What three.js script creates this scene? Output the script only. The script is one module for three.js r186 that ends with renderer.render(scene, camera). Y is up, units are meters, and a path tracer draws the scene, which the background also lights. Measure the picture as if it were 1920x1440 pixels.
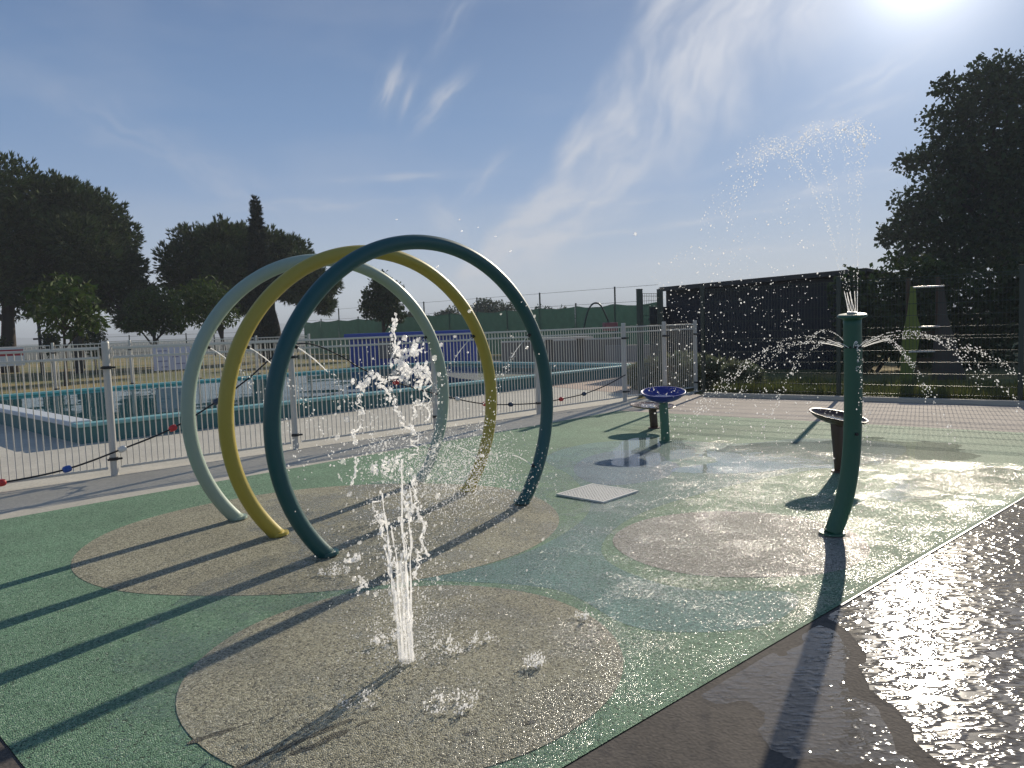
import * as THREE from 'three';
import { mergeGeometries, mergeVertices, toCreasedNormals } from 'three/addons/utils/BufferGeometryUtils.js';
import { RoundedBoxGeometry } from 'three/addons/geometries/RoundedBoxGeometry.js';

// ---------------------------------------------------------------- camera, sky, sun, exposure
const scene = new THREE.Scene();
const camera = new THREE.PerspectiveCamera(54.43, 4 / 3, 0.05, 4000);
camera.position.set(0, 1.5, 0);
camera.lookAt(0, 1.5 - 108 / 1400, -1);
camera.rotateZ(-0.035);

const renderer = new THREE.WebGLRenderer({ antialias: true });
renderer.toneMapping = THREE.LinearToneMapping;
renderer.toneMappingExposure = 1.0;
renderer.shadowMap.enabled = true;

const SUN = new THREE.Vector3(0.4471, 0.3795, -0.8100).normalize();
const sun = new THREE.DirectionalLight(new THREE.Color(1, 0.89, 0.72), 5);
sun.position.copy(SUN).multiplyScalar(60);
sun.target.position.set(0, 0, -8);
sun.position.add(sun.target.position);
sun.castShadow = true;
sun.shadow.camera.left = sun.shadow.camera.bottom = -40;
sun.shadow.camera.right = sun.shadow.camera.top = 40;
sun.shadow.camera.far = 160;
sun.shadow.mapSize.set(2048, 2048);
scene.add(sun, sun.target);

// seeded random numbers and noise
function rngOf(seed) { let a = seed >>> 0; return () => { a = (a + 0x6D2B79F5) | 0; let t = Math.imul(a ^ (a >>> 15), 1 | a); t = (t + Math.imul(t ^ (t >>> 7), 61 | t)) ^ t; return ((t ^ (t >>> 14)) >>> 0) / 4294967296; }; }
const hash2 = (x, y, s = 0) => { let h = Math.imul(x | 0, 374761393) + Math.imul(y | 0, 668265263) + Math.imul(s | 0, 1442695041); h = Math.imul(h ^ (h >>> 13), 1274126177); return ((h ^ (h >>> 16)) >>> 0) / 4294967296; };
const fade = (t) => t * t * (3 - 2 * t);
function vnoise(x, y, s = 0, per = 0) {            // value noise 0..1, periodic when per > 0
  const xi = Math.floor(x), yi = Math.floor(y), u = fade(x - xi), v = fade(y - yi);
  const m = per ? (k) => ((k % per) + per) % per : (k) => k;
  const a = hash2(m(xi), m(yi), s), b = hash2(m(xi + 1), m(yi), s), c = hash2(m(xi), m(yi + 1), s), d = hash2(m(xi + 1), m(yi + 1), s);
  return a + (b - a) * u + (c - a) * v + (a - b - c + d) * u * v;
}
function fbm(x, y, s = 0, oct = 4, per = 0) { let f = 0, a = 0.5, n = 0; for (let i = 0; i < oct; i++) { f += a * vnoise(x, y, s + i * 17, per); n += a; a *= 0.5; x *= 2; y *= 2; per *= 2; } return f / n; }
const sstep = (a, b, x) => { const t = Math.min(1, Math.max(0, (x - a) / (b - a))); return t * t * (3 - 2 * t); };
const clamp = (x, a, b) => Math.min(b, Math.max(a, x));
const lerp = (a, b, t) => a + (b - a) * t;

// the sky: clear air, the bright aureole round the low sun, cirrus
function makeSky() {
  const w = 4096, h = 2048, d = new Float32Array(w * h * 4), R = 180 / Math.PI;
  const grad = [[0, 0.60, 0.64, 0.67], [3, 0.54, 0.60, 0.67], [6, 0.40, 0.495, 0.635], [10, 0.26, 0.38, 0.585], [15, 0.18, 0.30, 0.515], [22, 0.122, 0.218, 0.41], [35, 0.10, 0.175, 0.335], [60, 0.08, 0.14, 0.265], [90, 0.07, 0.12, 0.235]];
  // wisps: azimuth, elevation, half length, half width, direction of the fibres, strength
  const wisps = [[-8.0, 17.4, 2.0, 0.8, 62, 0.75], [-6.9, 16.6, 1.5, 0.4, 66, 0.5], [-4.6, 16.4, 2.6, 0.7, 44, 0.7], [-1.5, 11.2, 2.4, 0.6, 40, 0.5], [-4.5, 8.0, 2.2, 1.2, 130, 0.4],
    [7.5, 9.0, 6, 0.35, 1, 0.5], [12, 7.0, 10, 0.3, 4, 0.55], [4, 6.8, 5, 0.6, 14, 0.5], [-8, 11.2, 6, 0.3, 2, 0.45], [-14, 9.3, 8, 0.5, 2, 0.35], [-25, 13, 8, 1.6, -22, 0.22], [-20, 11, 5, 1.2, -28, 0.22], [-3, 22, 4, 0.8, 55, 0.25],
    [16, 4.6, 9, 0.5, 3, 0.35], [24, 9, 6, 0.6, 8, 0.5], [22, 12.5, 7, 0.8, 14, 0.5], [26, 15.5, 6, 1.0, 22, 0.4]];
  const band = [[-3, 4], [3.5, 9.5], [8, 14], [12, 18.5], [18, 26], [27, 38]];
  for (let j = 0; j < h; j++) {
    const el = ((j + 0.5) / h - 0.5) * 180;
    const e = Math.max(el, 0.02);
    let k = 0; while (k < grad.length - 2 && grad[k + 1][0] < e) k++;
    const t = clamp((e - grad[k][0]) / (grad[k + 1][0] - grad[k][0]), 0, 1), g0 = grad[k], g1 = grad[k + 1];
    const base = [lerp(g0[1], g1[1], t), lerp(g0[2], g1[2], t), lerp(g0[3], g1[3], t)];
    const y = Math.sin(e / R), cy = Math.cos(e / R);
    for (let i = 0; i < w; i++) {
      const o = (j * w + i) * 4;
      if (el < -1) { d[o] = 0.3; d[o + 1] = 0.33; d[o + 2] = 0.35; d[o + 3] = 1; continue; }
      const a = ((i + 0.5) / w - 0.5) * 2 * Math.PI, x = cy * Math.cos(a), z = cy * Math.sin(a);
      const dot = clamp(x * SUN.x + y * SUN.y + z * SUN.z, -1, 1), ang = Math.acos(dot) * R, az = Math.atan2(x, -z) * R;
      const glow = 2.2 * Math.exp(-ang / 1.7) + 0.9 * Math.exp(-ang / 4.2) + 0.16 * Math.exp(-ang / 11) + 0.10 * Math.exp(-ang / 30);
      const away = 1 - 0.14 * (1 - dot) / 2;
      let r = base[0] * away + glow * 1.0, gg = base[1] * away + glow * 0.98, b = base[2] * away + glow * 0.94;
      // cirrus
      let c = 0;
      if (el < 60) {
        let best = 1e9, ta = 0;
        if (az > -12 && az < 36 && el < 45) for (let s = 0; s < band.length - 1; s++) {
          const [ax, ay] = band[s], [bx, by] = band[s + 1], vx = bx - ax, vy = by - ay, q = clamp(((az - ax) * vx + (el - ay) * vy) / (vx * vx + vy * vy), 0, 1);
          const dx = az - ax - vx * q, dy = el - ay - vy * q, dd = Math.hypot(dx, dy) * (dx * vy - dy * vx > 0 ? 0.62 : 1.5);
          if (dd < best) { best = dd; ta = (s + q) / (band.length - 1); }
        }
        if (best < 12) {
          const wd = 2.2 + 6.6 * ta, m = 1 - sstep(0.25 * wd, wd, best + 2.4 * (fbm(az * 0.35, el * 0.35, 5, 4) - 0.5));
          if (m > 0) {
            const th = lerp(18, 40, clamp((el - 6) / 14, 0, 1)) / R, wx = az + 1.6 * fbm(az * 0.3, el * 0.3, 31, 3), wy = el + 1.6 * fbm(az * 0.3, el * 0.3, 37, 3);
            const u = wx * Math.cos(th) + wy * Math.sin(th), v = -wx * Math.sin(th) + wy * Math.cos(th);
            const f = fbm(u * 0.34, v * 1.5, 11, 6), f2 = fbm(u * 0.16 + 9, v * 0.55, 23, 5);
            c += m * (0.28 + 0.9 * sstep(0.30, 0.78, 0.5 * f + 0.5 * f2)) * 0.95;
          }
        }
        for (const [wa, we, L, W, dir, s] of wisps) {
          const dx = az - wa, dy = el - we; if (Math.abs(dx) > L * 1.5 + 2 || Math.abs(dy) > L + 3) continue;
          const th = dir / R, u = dx * Math.cos(th) + dy * Math.sin(th), v = -dx * Math.sin(th) + dy * Math.cos(th) + 0.5 * W * (fbm(az * 0.5, el * 0.5, 61, 3) - 0.5) * 2;
          const m = Math.exp(-((u / L) ** 2) * 1.4 - ((v / W) ** 2) * 1.4); if (m < 0.02) continue;
          c += s * m * (0.3 + 0.9 * sstep(0.32, 0.8, fbm(u * 0.5, v * 2.4 / Math.sqrt(W), 71 + wa, 5)));
        }
        // thin veil all round, so that the sky does not end at the frame
        const q1 = fbm((az + 200) * 0.075, el * 0.25, 91, 5), veil = sstep(0.5, 0.85, q1) * (1 - sstep(25, 55, el));
        c += 0.14 * veil;
      }
      c = Math.min(c, 1) * sstep(0.5, 4, e);
      const lit = 0.62 + 0.5 * Math.exp(-ang / 14);
      r = lerp(r, Math.max(r, lit), c * 0.62); gg = lerp(gg, Math.max(gg, lit * 1.01), c * 0.62); b = lerp(b, Math.max(b, lit * 1.06), c * 0.62);
      d[o] = r; d[o + 1] = gg; d[o + 2] = b; d[o + 3] = 1;
    }
  }
  const t = new THREE.DataTexture(d, w, h, THREE.RGBAFormat, THREE.FloatType);
  t.mapping = THREE.EquirectangularReflectionMapping; t.magFilter = t.minFilter = THREE.LinearFilter; t.colorSpace = THREE.LinearSRGBColorSpace; t.needsUpdate = true;
  return t;
}
scene.background = makeSky();
scene.environment = scene.background;
const CLUMPS = {
  pineA: { base: [-26.9, -40], clumps: [[-1.36, 9.26, -0.0, 2.29], [1.58, 9.53, 1.0, 1.81], [0.95, 7.0, 2.0, 2.17], [1.86, 7.49, -0.0, 2.0], [0.63, 4.95, 1.0, 1.67], [-2.93, 6.35, -1.0, 2.34], [2.52, 9.3, -1.0, 1.46], [-4.01, 7.97, -0.0, 2.57], [0.14, 5.75, -2.0, 1.5], [-2.97, 4.02, -0.0, 1.57]] },
  pineB: { base: [-24.25, -42], clumps: [[0.15, 9.31, -0.0, 1.35], [1.57, 8.54, -0.0, 1.44], [1.99, 7.48, -1.0, 1.29], [1.69, 6.85, 2.0, 1.71], [2.48, 5.79, 1.0, 1.46], [2.97, 5.56, -0.0, 1.05], [-0.43, 5.6, 1.0, 1.61], [0.68, 4.76, -0.0, 1.5], [2.04, 4.16, -1.0, 1.38], [3.47, 4.36, -0.0, 0.78], [3.58, 3.03, -0.0, 0.72], [3.4, 2.58, 1.0, 0.64], [-1.44, 8.19, -1.0, 1.54], [-2.39, 4.01, -1.0, 1.38]] },
  pineC: { base: [-14.01, -45], clumps: [[-5.44, 6.05, -0.0, 1.29], [-4.83, 7.08, -1.0, 1.38], [-2.44, 7.09, 1.0, 1.26], [-2.25, 7.26, -2.0, 1.34], [0.02, 6.81, -0.0, 1.16], [0.98, 6.56, -1.0, 1.05], [2.12, 5.39, 1.0, 1.07], [3.07, 4.49, -0.0, 0.84], [1.97, 3.78, -1.0, 1.12], [-1.86, 5.45, 2.0, 1.47], [-0.71, 5.26, -0.0, 1.61], [1.13, 4.5, 1.0, 1.26], [-4.96, 5.15, -1.0, 1.38], [-5.52, 4.79, -0.0, 0.96], [-3.68, 3.78, -0.0, 1.09], [-2.28, 3.76, -1.0, 1.12], [3.0, 3.23, -0.0, 0.64]] },
  leafy: { base: [-15.53, -26], clumps: [[-0.65, 3.3, -0.0, 0.41], [0.02, 3.55, -0.0, 0.48], [0.73, 3.25, -0.0, 0.48], [0.47, 2.79, 0.4, 0.62], [-0.79, 2.67, -0.3, 0.49], [0.96, 2.6, -0.0, 0.48], [1.3, 2.22, -0.0, 0.33], [-0.09, 2.18, -0.0, 0.52], [0.47, 2.06, -0.3, 0.41]] },
  small: { base: [-17.55, -37], clumps: [[-0.42, 3.23, -0.0, 0.74], [0.39, 3.46, -0.0, 0.69], [1.0, 2.79, -0.0, 0.58], [0.05, 2.43, -0.0, 0.79], [-0.75, 2.32, -0.0, 0.53], [1.08, 2.13, -0.0, 0.42], [-1.3, 2.21, -0.3, 0.37]] },
  shrub: { base: [-12.44, -33], clumps: [[-1.7, 3.21, -0.0, 0.66], [-0.86, 3.53, -0.0, 0.71], [-0.18, 3.16, -0.0, 0.66], [-1.15, 2.61, -0.0, 0.75], [-0.11, 2.45, -0.0, 0.61], [-0.72, 2.13, -0.3, 0.43], [-1.86, 2.52, -0.0, 0.38]] },
  tree720: { base: [-7.16, -42], clumps: [[0.07, 4.18, -0.0, 0.66], [0.5, 3.73, -0.0, 0.72], [-0.26, 3.46, -0.0, 0.72], [0.71, 3.13, -0.0, 0.6], [-0.45, 2.72, -0.0, 0.66], [0.29, 2.55, -0.0, 0.72], [-0.94, 3.03, -0.0, 0.24], [0.88, 2.38, -0.0, 0.42]] },
  right: { base: [29.31, -44], clumps: [[-1.47, 14.64, -0.0, 1.51], [0.22, 14.58, -0.0, 1.73], [-2.98, 12.9, -0.0, 1.51], [-1.77, 11.99, 1.0, 2.15], [-3.26, 10.5, -0.0, 1.89], [-5.42, 10.27, -0.0, 0.94], [-1.7, 9.23, -0.0, 2.51], [-5.07, 8.05, 0.5, 1.49], [0.16, 8.56, -0.0, 2.83], [-6.02, 6.33, -0.0, 1.19], [-6.8, 6.09, -0.3, 0.7], [-4.15, 5.96, -0.0, 1.89], [-2.29, 5.77, 1.0, 2.15], [-6.32, 4.8, -0.0, 0.69], [-4.76, 4.44, -0.0, 1.07], [0.53, 5.49, -0.0, 2.51], [2.61, 10.0, -0.0, 3.14], [3.32, 6.01, -0.0, 2.83], [1.93, 13.03, -0.0, 2.2], [-2.88, 4.07, -0.0, 1.07], [-3.92, 14.43, -0.0, 0.69], [-5.56, 7.23, -0.0, 0.94]] },
};

// ---------------------------------------------------------------- helpers
const taken = {};
function numbered(name) { const n = taken[name] = (taken[name] ?? -1) + 1; return n ? `${name}_${String(n).padStart(3, '0')}` : name; }
function tag(o, label, category, group, kind) { o.userData.label = label; o.userData.category = category; if (group) o.userData.group = group; if (kind) o.userData.kind = kind; return o; }
function shade(o) { o.traverse((m) => { if (m.isMesh) { m.castShadow = true; m.receiveShadow = true; } }); return o; }
function thing(name, [x, y, z], turn = 0) { const o = new THREE.Group(); o.name = numbered(name); o.position.set(x, y, z); o.rotation.y = turn; scene.add(o); return o; }
function part(name, geo, mat, parent, pos, rot) { const m = new THREE.Mesh(geo, mat); m.name = name; if (pos) m.position.set(...pos); if (rot) m.rotation.set(...rot); m.castShadow = m.receiveShadow = true; parent.add(m); return m; }
function single(name, geo, mat, pos, turn = 0) { const m = new THREE.Mesh(geo, mat); m.name = numbered(name); m.position.set(...pos); m.rotation.y = turn; m.castShadow = m.receiveShadow = true; scene.add(m); return m; }
function struct(name, geo, mat, y = 0) { const m = new THREE.Mesh(geo, mat); m.name = numbered(name); m.position.y = y; m.receiveShadow = true; m.castShadow = true; m.userData.kind = 'structure'; scene.add(m); return m; }
const col = (r, g, b) => new THREE.Color().setRGB(r, g, b);
const std = (r, g, b, rough = 0.8, more = {}) => new THREE.MeshStandardMaterial({ color: col(r, g, b), roughness: rough, ...more });
const phys = (r, g, b, rough = 0.8, more = {}) => new THREE.MeshPhysicalMaterial({ color: col(r, g, b), roughness: rough, ...more });
const box = (w, h, d, x = 0, y = 0, z = 0) => new THREE.BoxGeometry(w, h, d).translate(x, y, z);
const rbox = (w, h, d, r, x = 0, y = 0, z = 0) => new RoundedBoxGeometry(w, h, d, 2, r).translate(x, y, z);
const cyl = (r0, r1, h, n = 16, x = 0, y = 0, z = 0) => new THREE.CylinderGeometry(r1, r0, h, n).translate(x, y + h / 2, z);
function bar(a, b, r, n = 6) { const A = new THREE.Vector3(...a), B = new THREE.Vector3(...b), v = B.clone().sub(A), g = new THREE.CylinderGeometry(r, r, v.length(), n); g.applyQuaternion(new THREE.Quaternion().setFromUnitVectors(new THREE.Vector3(0, 1, 0), v.normalize())); return g.translate((A.x + B.x) / 2, (A.y + B.y) / 2, (A.z + B.z) / 2); }
function noisyTube(pts, radii, n = 8, caps = true) {   // swept ring through pts with a radius each
  const pos = [], idx = [], N = pts.length, up = new THREE.Vector3(0.31, 0.2, 0.93);
  for (let i = 0; i < N; i++) {
    const t = pts[Math.min(i + 1, N - 1)].clone().sub(pts[Math.max(i - 1, 0)]).normalize();
    const a = up.clone().cross(t).normalize(), b = t.clone().cross(a);
    for (let k = 0; k < n; k++) { const p = k / n * 2 * Math.PI, c = Math.cos(p) * radii[i], s = Math.sin(p) * radii[i]; pos.push(pts[i].x + a.x * c + b.x * s, pts[i].y + a.y * c + b.y * s, pts[i].z + a.z * c + b.z * s); }
  }
  for (let i = 0; i < N - 1; i++) for (let k = 0; k < n; k++) { const a = i * n + k, b = i * n + (k + 1) % n; idx.push(a, b, a + n, b, b + n, a + n); }
  if (caps) { for (const [i, f] of [[0, 1], [N - 1, 0]]) { const c = pos.length / 3; pos.push(pts[i].x, pts[i].y, pts[i].z); for (let k = 0; k < n; k++) { const a = i * n + k, b = i * n + (k + 1) % n; f ? idx.push(c, b, a) : idx.push(c, a, b); } } }
  const g = new THREE.BufferGeometry(); g.setAttribute('position', new THREE.Float32BufferAttribute(pos, 3)); g.setIndex(idx); g.computeVertexNormals();
  g.setAttribute('uv', new THREE.Float32BufferAttribute(new Float32Array(pos.length / 3 * 2), 2));
  return g;
}
const V = (x, y, z) => new THREE.Vector3(x, y, z);
// a flat sheet from [x, depth] corners; uv in metres
function sheet(pts, holes = []) {
  const s = new THREE.Shape(pts.map(([x, d]) => new THREE.Vector2(x, d)));
  for (const h of holes) s.holes.push(new THREE.Path(h.map(([x, d]) => new THREE.Vector2(x, d))));
  return new THREE.ShapeGeometry(s).rotateX(-Math.PI / 2);
}
// a sheet cut out where field(x, depth) > 0, with a smooth contour; uv in metres
function contour(x0, x1, d0, d1, cell, field, heightOf) {
  const nx = Math.ceil((x1 - x0) / cell), nd = Math.ceil((d1 - d0) / cell), F = new Float32Array((nx + 1) * (nd + 1)), pos = [], uv = [];
  for (let j = 0; j <= nd; j++) for (let i = 0; i <= nx; i++) F[j * (nx + 1) + i] = field(x0 + i * cell, d0 + j * cell);
  const P = (i, j) => [x0 + i * cell, d0 + j * cell, F[j * (nx + 1) + i]];
  const clip = (t) => {
    const out = [];
    for (let k = 0; k < 3; k++) { const a = t[k], b = t[(k + 1) % 3]; if (a[2] > 0) out.push(a); if ((a[2] > 0) !== (b[2] > 0)) { const q = a[2] / (a[2] - b[2]); out.push([a[0] + (b[0] - a[0]) * q, a[1] + (b[1] - a[1]) * q, 0]); } }
    for (let k = 1; k + 1 < out.length; k++) for (const p of [out[0], out[k], out[k + 1]]) { pos.push(p[0], heightOf ? heightOf(p[0], p[1]) : 0, -p[1]); uv.push(p[0], p[1]); }
  };
  for (let j = 0; j < nd; j++) for (let i = 0; i < nx; i++) {
    const a = P(i, j), b = P(i + 1, j), c = P(i + 1, j + 1), d = P(i, j + 1);
    if (a[2] <= 0 && b[2] <= 0 && c[2] <= 0 && d[2] <= 0) continue;
    clip([a, b, c]); clip([a, c, d]);
  }
  const g = new THREE.BufferGeometry(); g.setAttribute('position', new THREE.Float32BufferAttribute(pos, 3)); g.setAttribute('uv', new THREE.Float32BufferAttribute(uv, 2));
  const w = mergeVertices(g, 1e-5); w.computeVertexNormals(); return w;
}
function tint(g, fn) { const p = g.attributes.position, c = new Float32Array(p.count * 3); for (let i = 0; i < p.count; i++) { const q = fn(p.getX(i), p.getY(i), p.getZ(i)); c.set(Array.isArray(q) ? q : [q, q, q], i * 3); } g.setAttribute('color', new THREE.BufferAttribute(c, 3)); return g; }

// ---------------------------------------------------------------- textures (tileable; side in metres)
function texture(size, metres, fn, srgb) {
  const d = new Uint8Array(size * size * 4);
  for (let j = 0; j < size; j++) for (let i = 0; i < size; i++) { const c = fn(i / size, j / size), o = (j * size + i) * 4; for (let k = 0; k < 3; k++) { let v = clamp(Array.isArray(c) ? c[k] : c, 0, 1); if (srgb) v = v < 0.0031308 ? v * 12.92 : 1.055 * v ** (1 / 2.4) - 0.055; d[o + k] = Math.round(v * 255); } d[o + 3] = 255; }
  const t = new THREE.DataTexture(d, size, size); t.wrapS = t.wrapT = THREE.RepeatWrapping; t.magFilter = t.minFilter = THREE.LinearFilter; t.repeat.set(1 / metres, 1 / metres);
  if (srgb) t.colorSpace = THREE.SRGBColorSpace; t.needsUpdate = true; return t;
}
// granules: nearest point of a jittered grid; returns [id hash, distance to edge]
function granule(u, v, n, s) {
  const x = u * n, y = v * n, xi = Math.floor(x), yi = Math.floor(y); let d1 = 9, d2 = 9, id = 0;
  for (let a = -1; a <= 1; a++) for (let b = -1; b <= 1; b++) {
    const cx = ((xi + a) % n + n) % n, cy = ((yi + b) % n + n) % n, px = xi + a + hash2(cx, cy, s), py = yi + b + hash2(cx, cy, s + 1), dd = (px - x) ** 2 + (py - y) ** 2;
    if (dd < d1) { d2 = d1; d1 = dd; id = hash2(cx, cy, s + 2); } else if (dd < d2) d2 = dd;
  }
  return [id, Math.sqrt(d2) - Math.sqrt(d1)];
}
// one granule field shared by all rubber colours: RN cells over RM metres
const RS = 1024, RN = 230, RM = 1.9, rid = new Float32Array(RS * RS), redge = new Float32Array(RS * RS);
for (let j = 0; j < RS; j++) for (let i = 0; i < RS; i++) { const [a, b] = granule((i + 0.5) / RS, (j + 0.5) / RS, RN, 7); rid[j * RS + i] = a; redge[j * RS + i] = b; }
const at2 = (arr, u, v) => arr[Math.min(RS - 1, Math.floor(v * RS)) * RS + Math.min(RS - 1, Math.floor(u * RS))];
const rubberBump = texture(RS, RM, (u, v) => sstep(0, 0.5, at2(redge, u, v)) * (0.55 + 0.45 * at2(rid, u, v)));
function rubberMap(colors) {   // colours [r, g, b, share] of the single granules
  return texture(RS, RM, (u, v) => {
    let q = at2(rid, u, v), k = 0; while (k < colors.length - 1 && q > colors[k][3]) { q -= colors[k][3]; k++; }
    const e = 0.42 + 0.58 * sstep(0.02, 0.3, at2(redge, u, v)), w = e * (0.85 + 0.3 * fbm(u * 8, v * 8, 3, 3, 8)); return [colors[k][0] * w, colors[k][1] * w, colors[k][2] * w];
  }, true);
}
const rubber = (colors) => new THREE.MeshPhysicalMaterial({ color: col(1, 1, 1), map: rubberMap(colors), bumpMap: rubberBump, bumpScale: 0.0035, roughness: 0.78, vertexColors: true });
const M = {};
M.green = rubber([[0.165, 0.31, 0.18, 0.40], [0.22, 0.38, 0.235, 0.26], [0.10, 0.215, 0.12, 0.22], [0.33, 0.46, 0.32, 0.09], [0.04, 0.08, 0.05, 0.03]]);
M.tan = rubber([[0.41, 0.385, 0.26, 0.40], [0.52, 0.49, 0.35, 0.24], [0.28, 0.265, 0.18, 0.20], [0.14, 0.135, 0.10, 0.12], [0.64, 0.61, 0.48, 0.04]]);
M.grey = rubber([[0.37, 0.355, 0.30, 0.40], [0.47, 0.45, 0.39, 0.24], [0.26, 0.25, 0.215, 0.22], [0.13, 0.125, 0.11, 0.10], [0.58, 0.56, 0.49, 0.04]]);
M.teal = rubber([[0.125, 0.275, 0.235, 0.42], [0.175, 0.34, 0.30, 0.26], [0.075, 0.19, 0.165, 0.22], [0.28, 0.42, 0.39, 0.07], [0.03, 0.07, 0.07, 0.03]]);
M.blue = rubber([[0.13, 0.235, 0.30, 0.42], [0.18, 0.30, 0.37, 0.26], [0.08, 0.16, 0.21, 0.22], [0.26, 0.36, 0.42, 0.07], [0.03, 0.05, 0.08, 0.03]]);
const stoneNoise = (u, v, s, n) => 0.5 * fbm(u * n, v * n, s, 4, n) + 0.5 * vnoise(u * n * 16, v * n * 16, s + 50, n * 16);
const concreteBump = texture(512, 2, (u, v) => stoneNoise(u, v, 5, 16));
const paving = (r, g, b, contrast, metres = 2.5, rough = 0.9) => new THREE.MeshStandardMaterial({ map: texture(512, metres, (u, v) => { const n = 1 + contrast * (stoneNoise(u, v, 21, 8) - 0.5) * 2; return [r * n, g * n, b * n]; }, true), bumpMap: concreteBump, bumpScale: 0.003, roughness: rough, vertexColors: true });
M.deck = paving(0.50, 0.475, 0.405, 0.24);
M.pink = paving(0.47, 0.35, 0.275, 0.28);
M.beige = paving(0.50, 0.47, 0.395, 0.20);
M.terrace = paving(0.40, 0.345, 0.295, 0.25);
M.front = paving(0.092, 0.079, 0.068, 0.4, 1.2, 0.95);
M.lawn = new THREE.MeshStandardMaterial({ map: texture(1024, 14, (u, v) => { const a = fbm(u * 8, v * 8, 77, 5, 8), b = vnoise(u * 256, v * 256, 79, 256), q = sstep(0.42, 0.62, a); const k = 0.7 + 0.6 * b; return [lerp(0.115, 0.235, q) * k, lerp(0.125, 0.18, q) * k, lerp(0.035, 0.055, q) * k]; }, true), roughness: 1 });
// water that lies as a film: ripples as relief
const rippleBump = texture(1024, 1.15, (u, v) => 0.8 * sstep(0.34, 0.95, 0.65 * vnoise(u * 24, v * 48, 207, 24) + 0.35 * vnoise(u * 52, v * 104, 209, 52)) + 0.2 * fbm(u * 9, v * 9, 221, 3, 9));
const filmBump = texture(1024, 1.9, (u, v) => 0.6 * sstep(0, 0.5, at2(redge, u, v)) * (0.55 + 0.45 * at2(rid, u, v)) + 0.4 * fbm(u * 40, v * 40, 211, 2, 40));
const calmBump = texture(512, 1.2, (u, v) => fbm(u * 8, v * 8, 213, 3, 8));
const film = (rough, bump, scale, more = {}) => new THREE.MeshPhysicalMaterial({ color: col(1, 1, 1), transmission: 1, thickness: 0, ior: 1.33, roughness: rough, bumpMap: bump, bumpScale: scale, metalness: 0, ...more });
// a film that the rubber grains break up: water stands between them only in part
const beadMask = texture(1024, 1.9, (u, v) => at2(rid, u, v) < 0.12 + 0.62 * sstep(0.40, 0.74, fbm(u * 9, v * 9, 217, 4, 9)) ? 1 : 0);
M.filmWet = film(0.16, filmBump, 0.0045, { alphaMap: beadMask, transparent: true });
M.filmRipple = film(0.10, rippleBump, 0.0048);
M.filmCalm = film(0.05, calmBump, 0.0012);
M.filmGlint = film(0.05, rippleBump, 0.0026);
M.poolWater = new THREE.MeshPhysicalMaterial({ color: col(0.86, 0.97, 0.97), transmission: 1, thickness: 0, ior: 1.33, specularIntensity: 0.6, roughness: 0.03, bumpMap: texture(512, 6, (u, v) => fbm(u * 6, v * 6, 215, 2, 6)), bumpScale: 0.010 });
// flying water, full of air: white, lets light through
M.spray = new THREE.MeshPhysicalMaterial({ color: col(1, 1, 1), transmission: 0.95, thickness: 0, roughness: 0.72, ior: 1.33 });
M.drop = new THREE.MeshPhysicalMaterial({ color: col(1, 1, 1), transmission: 1, thickness: 0, roughness: 0.5, ior: 1.33 });
M.jet = new THREE.MeshPhysicalMaterial({ color: col(1, 1, 1), transmission: 1, thickness: 0, roughness: 0.42, ior: 1.33 });

// ---------------------------------------------------------------- ground, pool, paving
const FD = [0.744, 0.668], FO = [0, 12.292];                      // white fence: direction and a point of its line
const onFence = (s, off = 0) => [FO[0] + FD[0] * s + 0.668 * off, FO[1] + FD[1] * s - 0.744 * off];   // off > 0: towards the splash pad
const PU = [0.687, 0.727], PV = [-0.727, 0.687], PA = [-6.4, 10.97], PL = 14.6, PW = 9.1;
const onPool = (a, b) => [PA[0] + PU[0] * a + PV[0] * b, PA[1] + PU[1] * a + PV[1] * b];
const poolHole = (m) => [onPool(-m, -m), onPool(PL + m, -m), onPool(PL + m, PW + m), onPool(-m, PW + m)];

struct('ground', sheet([[-1500, -60], [1500, -60], [1500, 2600], [-1500, 2600]], [poolHole(-0.16)]), M.lawn, -0.03);
const patches = (g, s, amount, seed) => tint(g, (x, y, z) => 1 - amount + 2 * amount * fbm(x * s + 40, z * s + 40, seed, 4));
function gridded(poly, holes, cell) {                               // a sheet fine enough for vertex colours
  const xs = poly.map((p) => p[0]), ds = poly.map((p) => p[1]);
  const F = polyField(poly), H = holes.map(polyField);
  return contour(Math.min(...xs) - cell, Math.max(...xs) + cell, Math.min(...ds) - cell, Math.max(...ds) + cell, cell, (x, d) => { let f = F(x, d); for (const h of H) f = Math.min(f, -h(x, d)); return f; });
}
struct('pool_deck', patches(gridded([onFence(-16, 0), onFence(3.2, 0), onPool(PL + 0.5, -0.6), onPool(PL + 3, PW + 2), onPool(-3.2, PW + 0.8), onPool(-9, 1)], [poolHole(-0.16)], 0.5), 0.35, 0.10, 301), M.deck, -0.016);
struct('far_deck', patches(gridded([[-1.6, 22.5], [2.6, 15.6], [5.6, 17.8], [6.4, 27], [4.2, 33.6], [-1.6, 33.8], [-4.2, 30.2]], [], 0.4), 0.35, 0.12, 303), M.pink, -0.012);
struct('concrete_strip', patches(gridded([[-12, 1.05], onFence(-16, 0), onFence(5.9, 0), [3.0, 14.2], [1.85, 12.73], [-5.1, 5.62], [-9.6, 1.05]], [], 0.3), 0.5, 0.1, 307), M.beige, -0.005);
const PADC = [[-5.1, 5.62], [1.81, 12.69], [6.89, 8.35], [-0.79, 1.63]];
struct('terrace', patches(gridded([[1.81, 12.72], [3.0, 14.2], onFence(5.0, 0), [3.84, 14.72], [7.96, 11.6], [12, 8.4], [12, 4.0], [6.89, 8.35]], [], 0.25), 0.6, 0.12, 309), M.terrace, -0.007);
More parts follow.
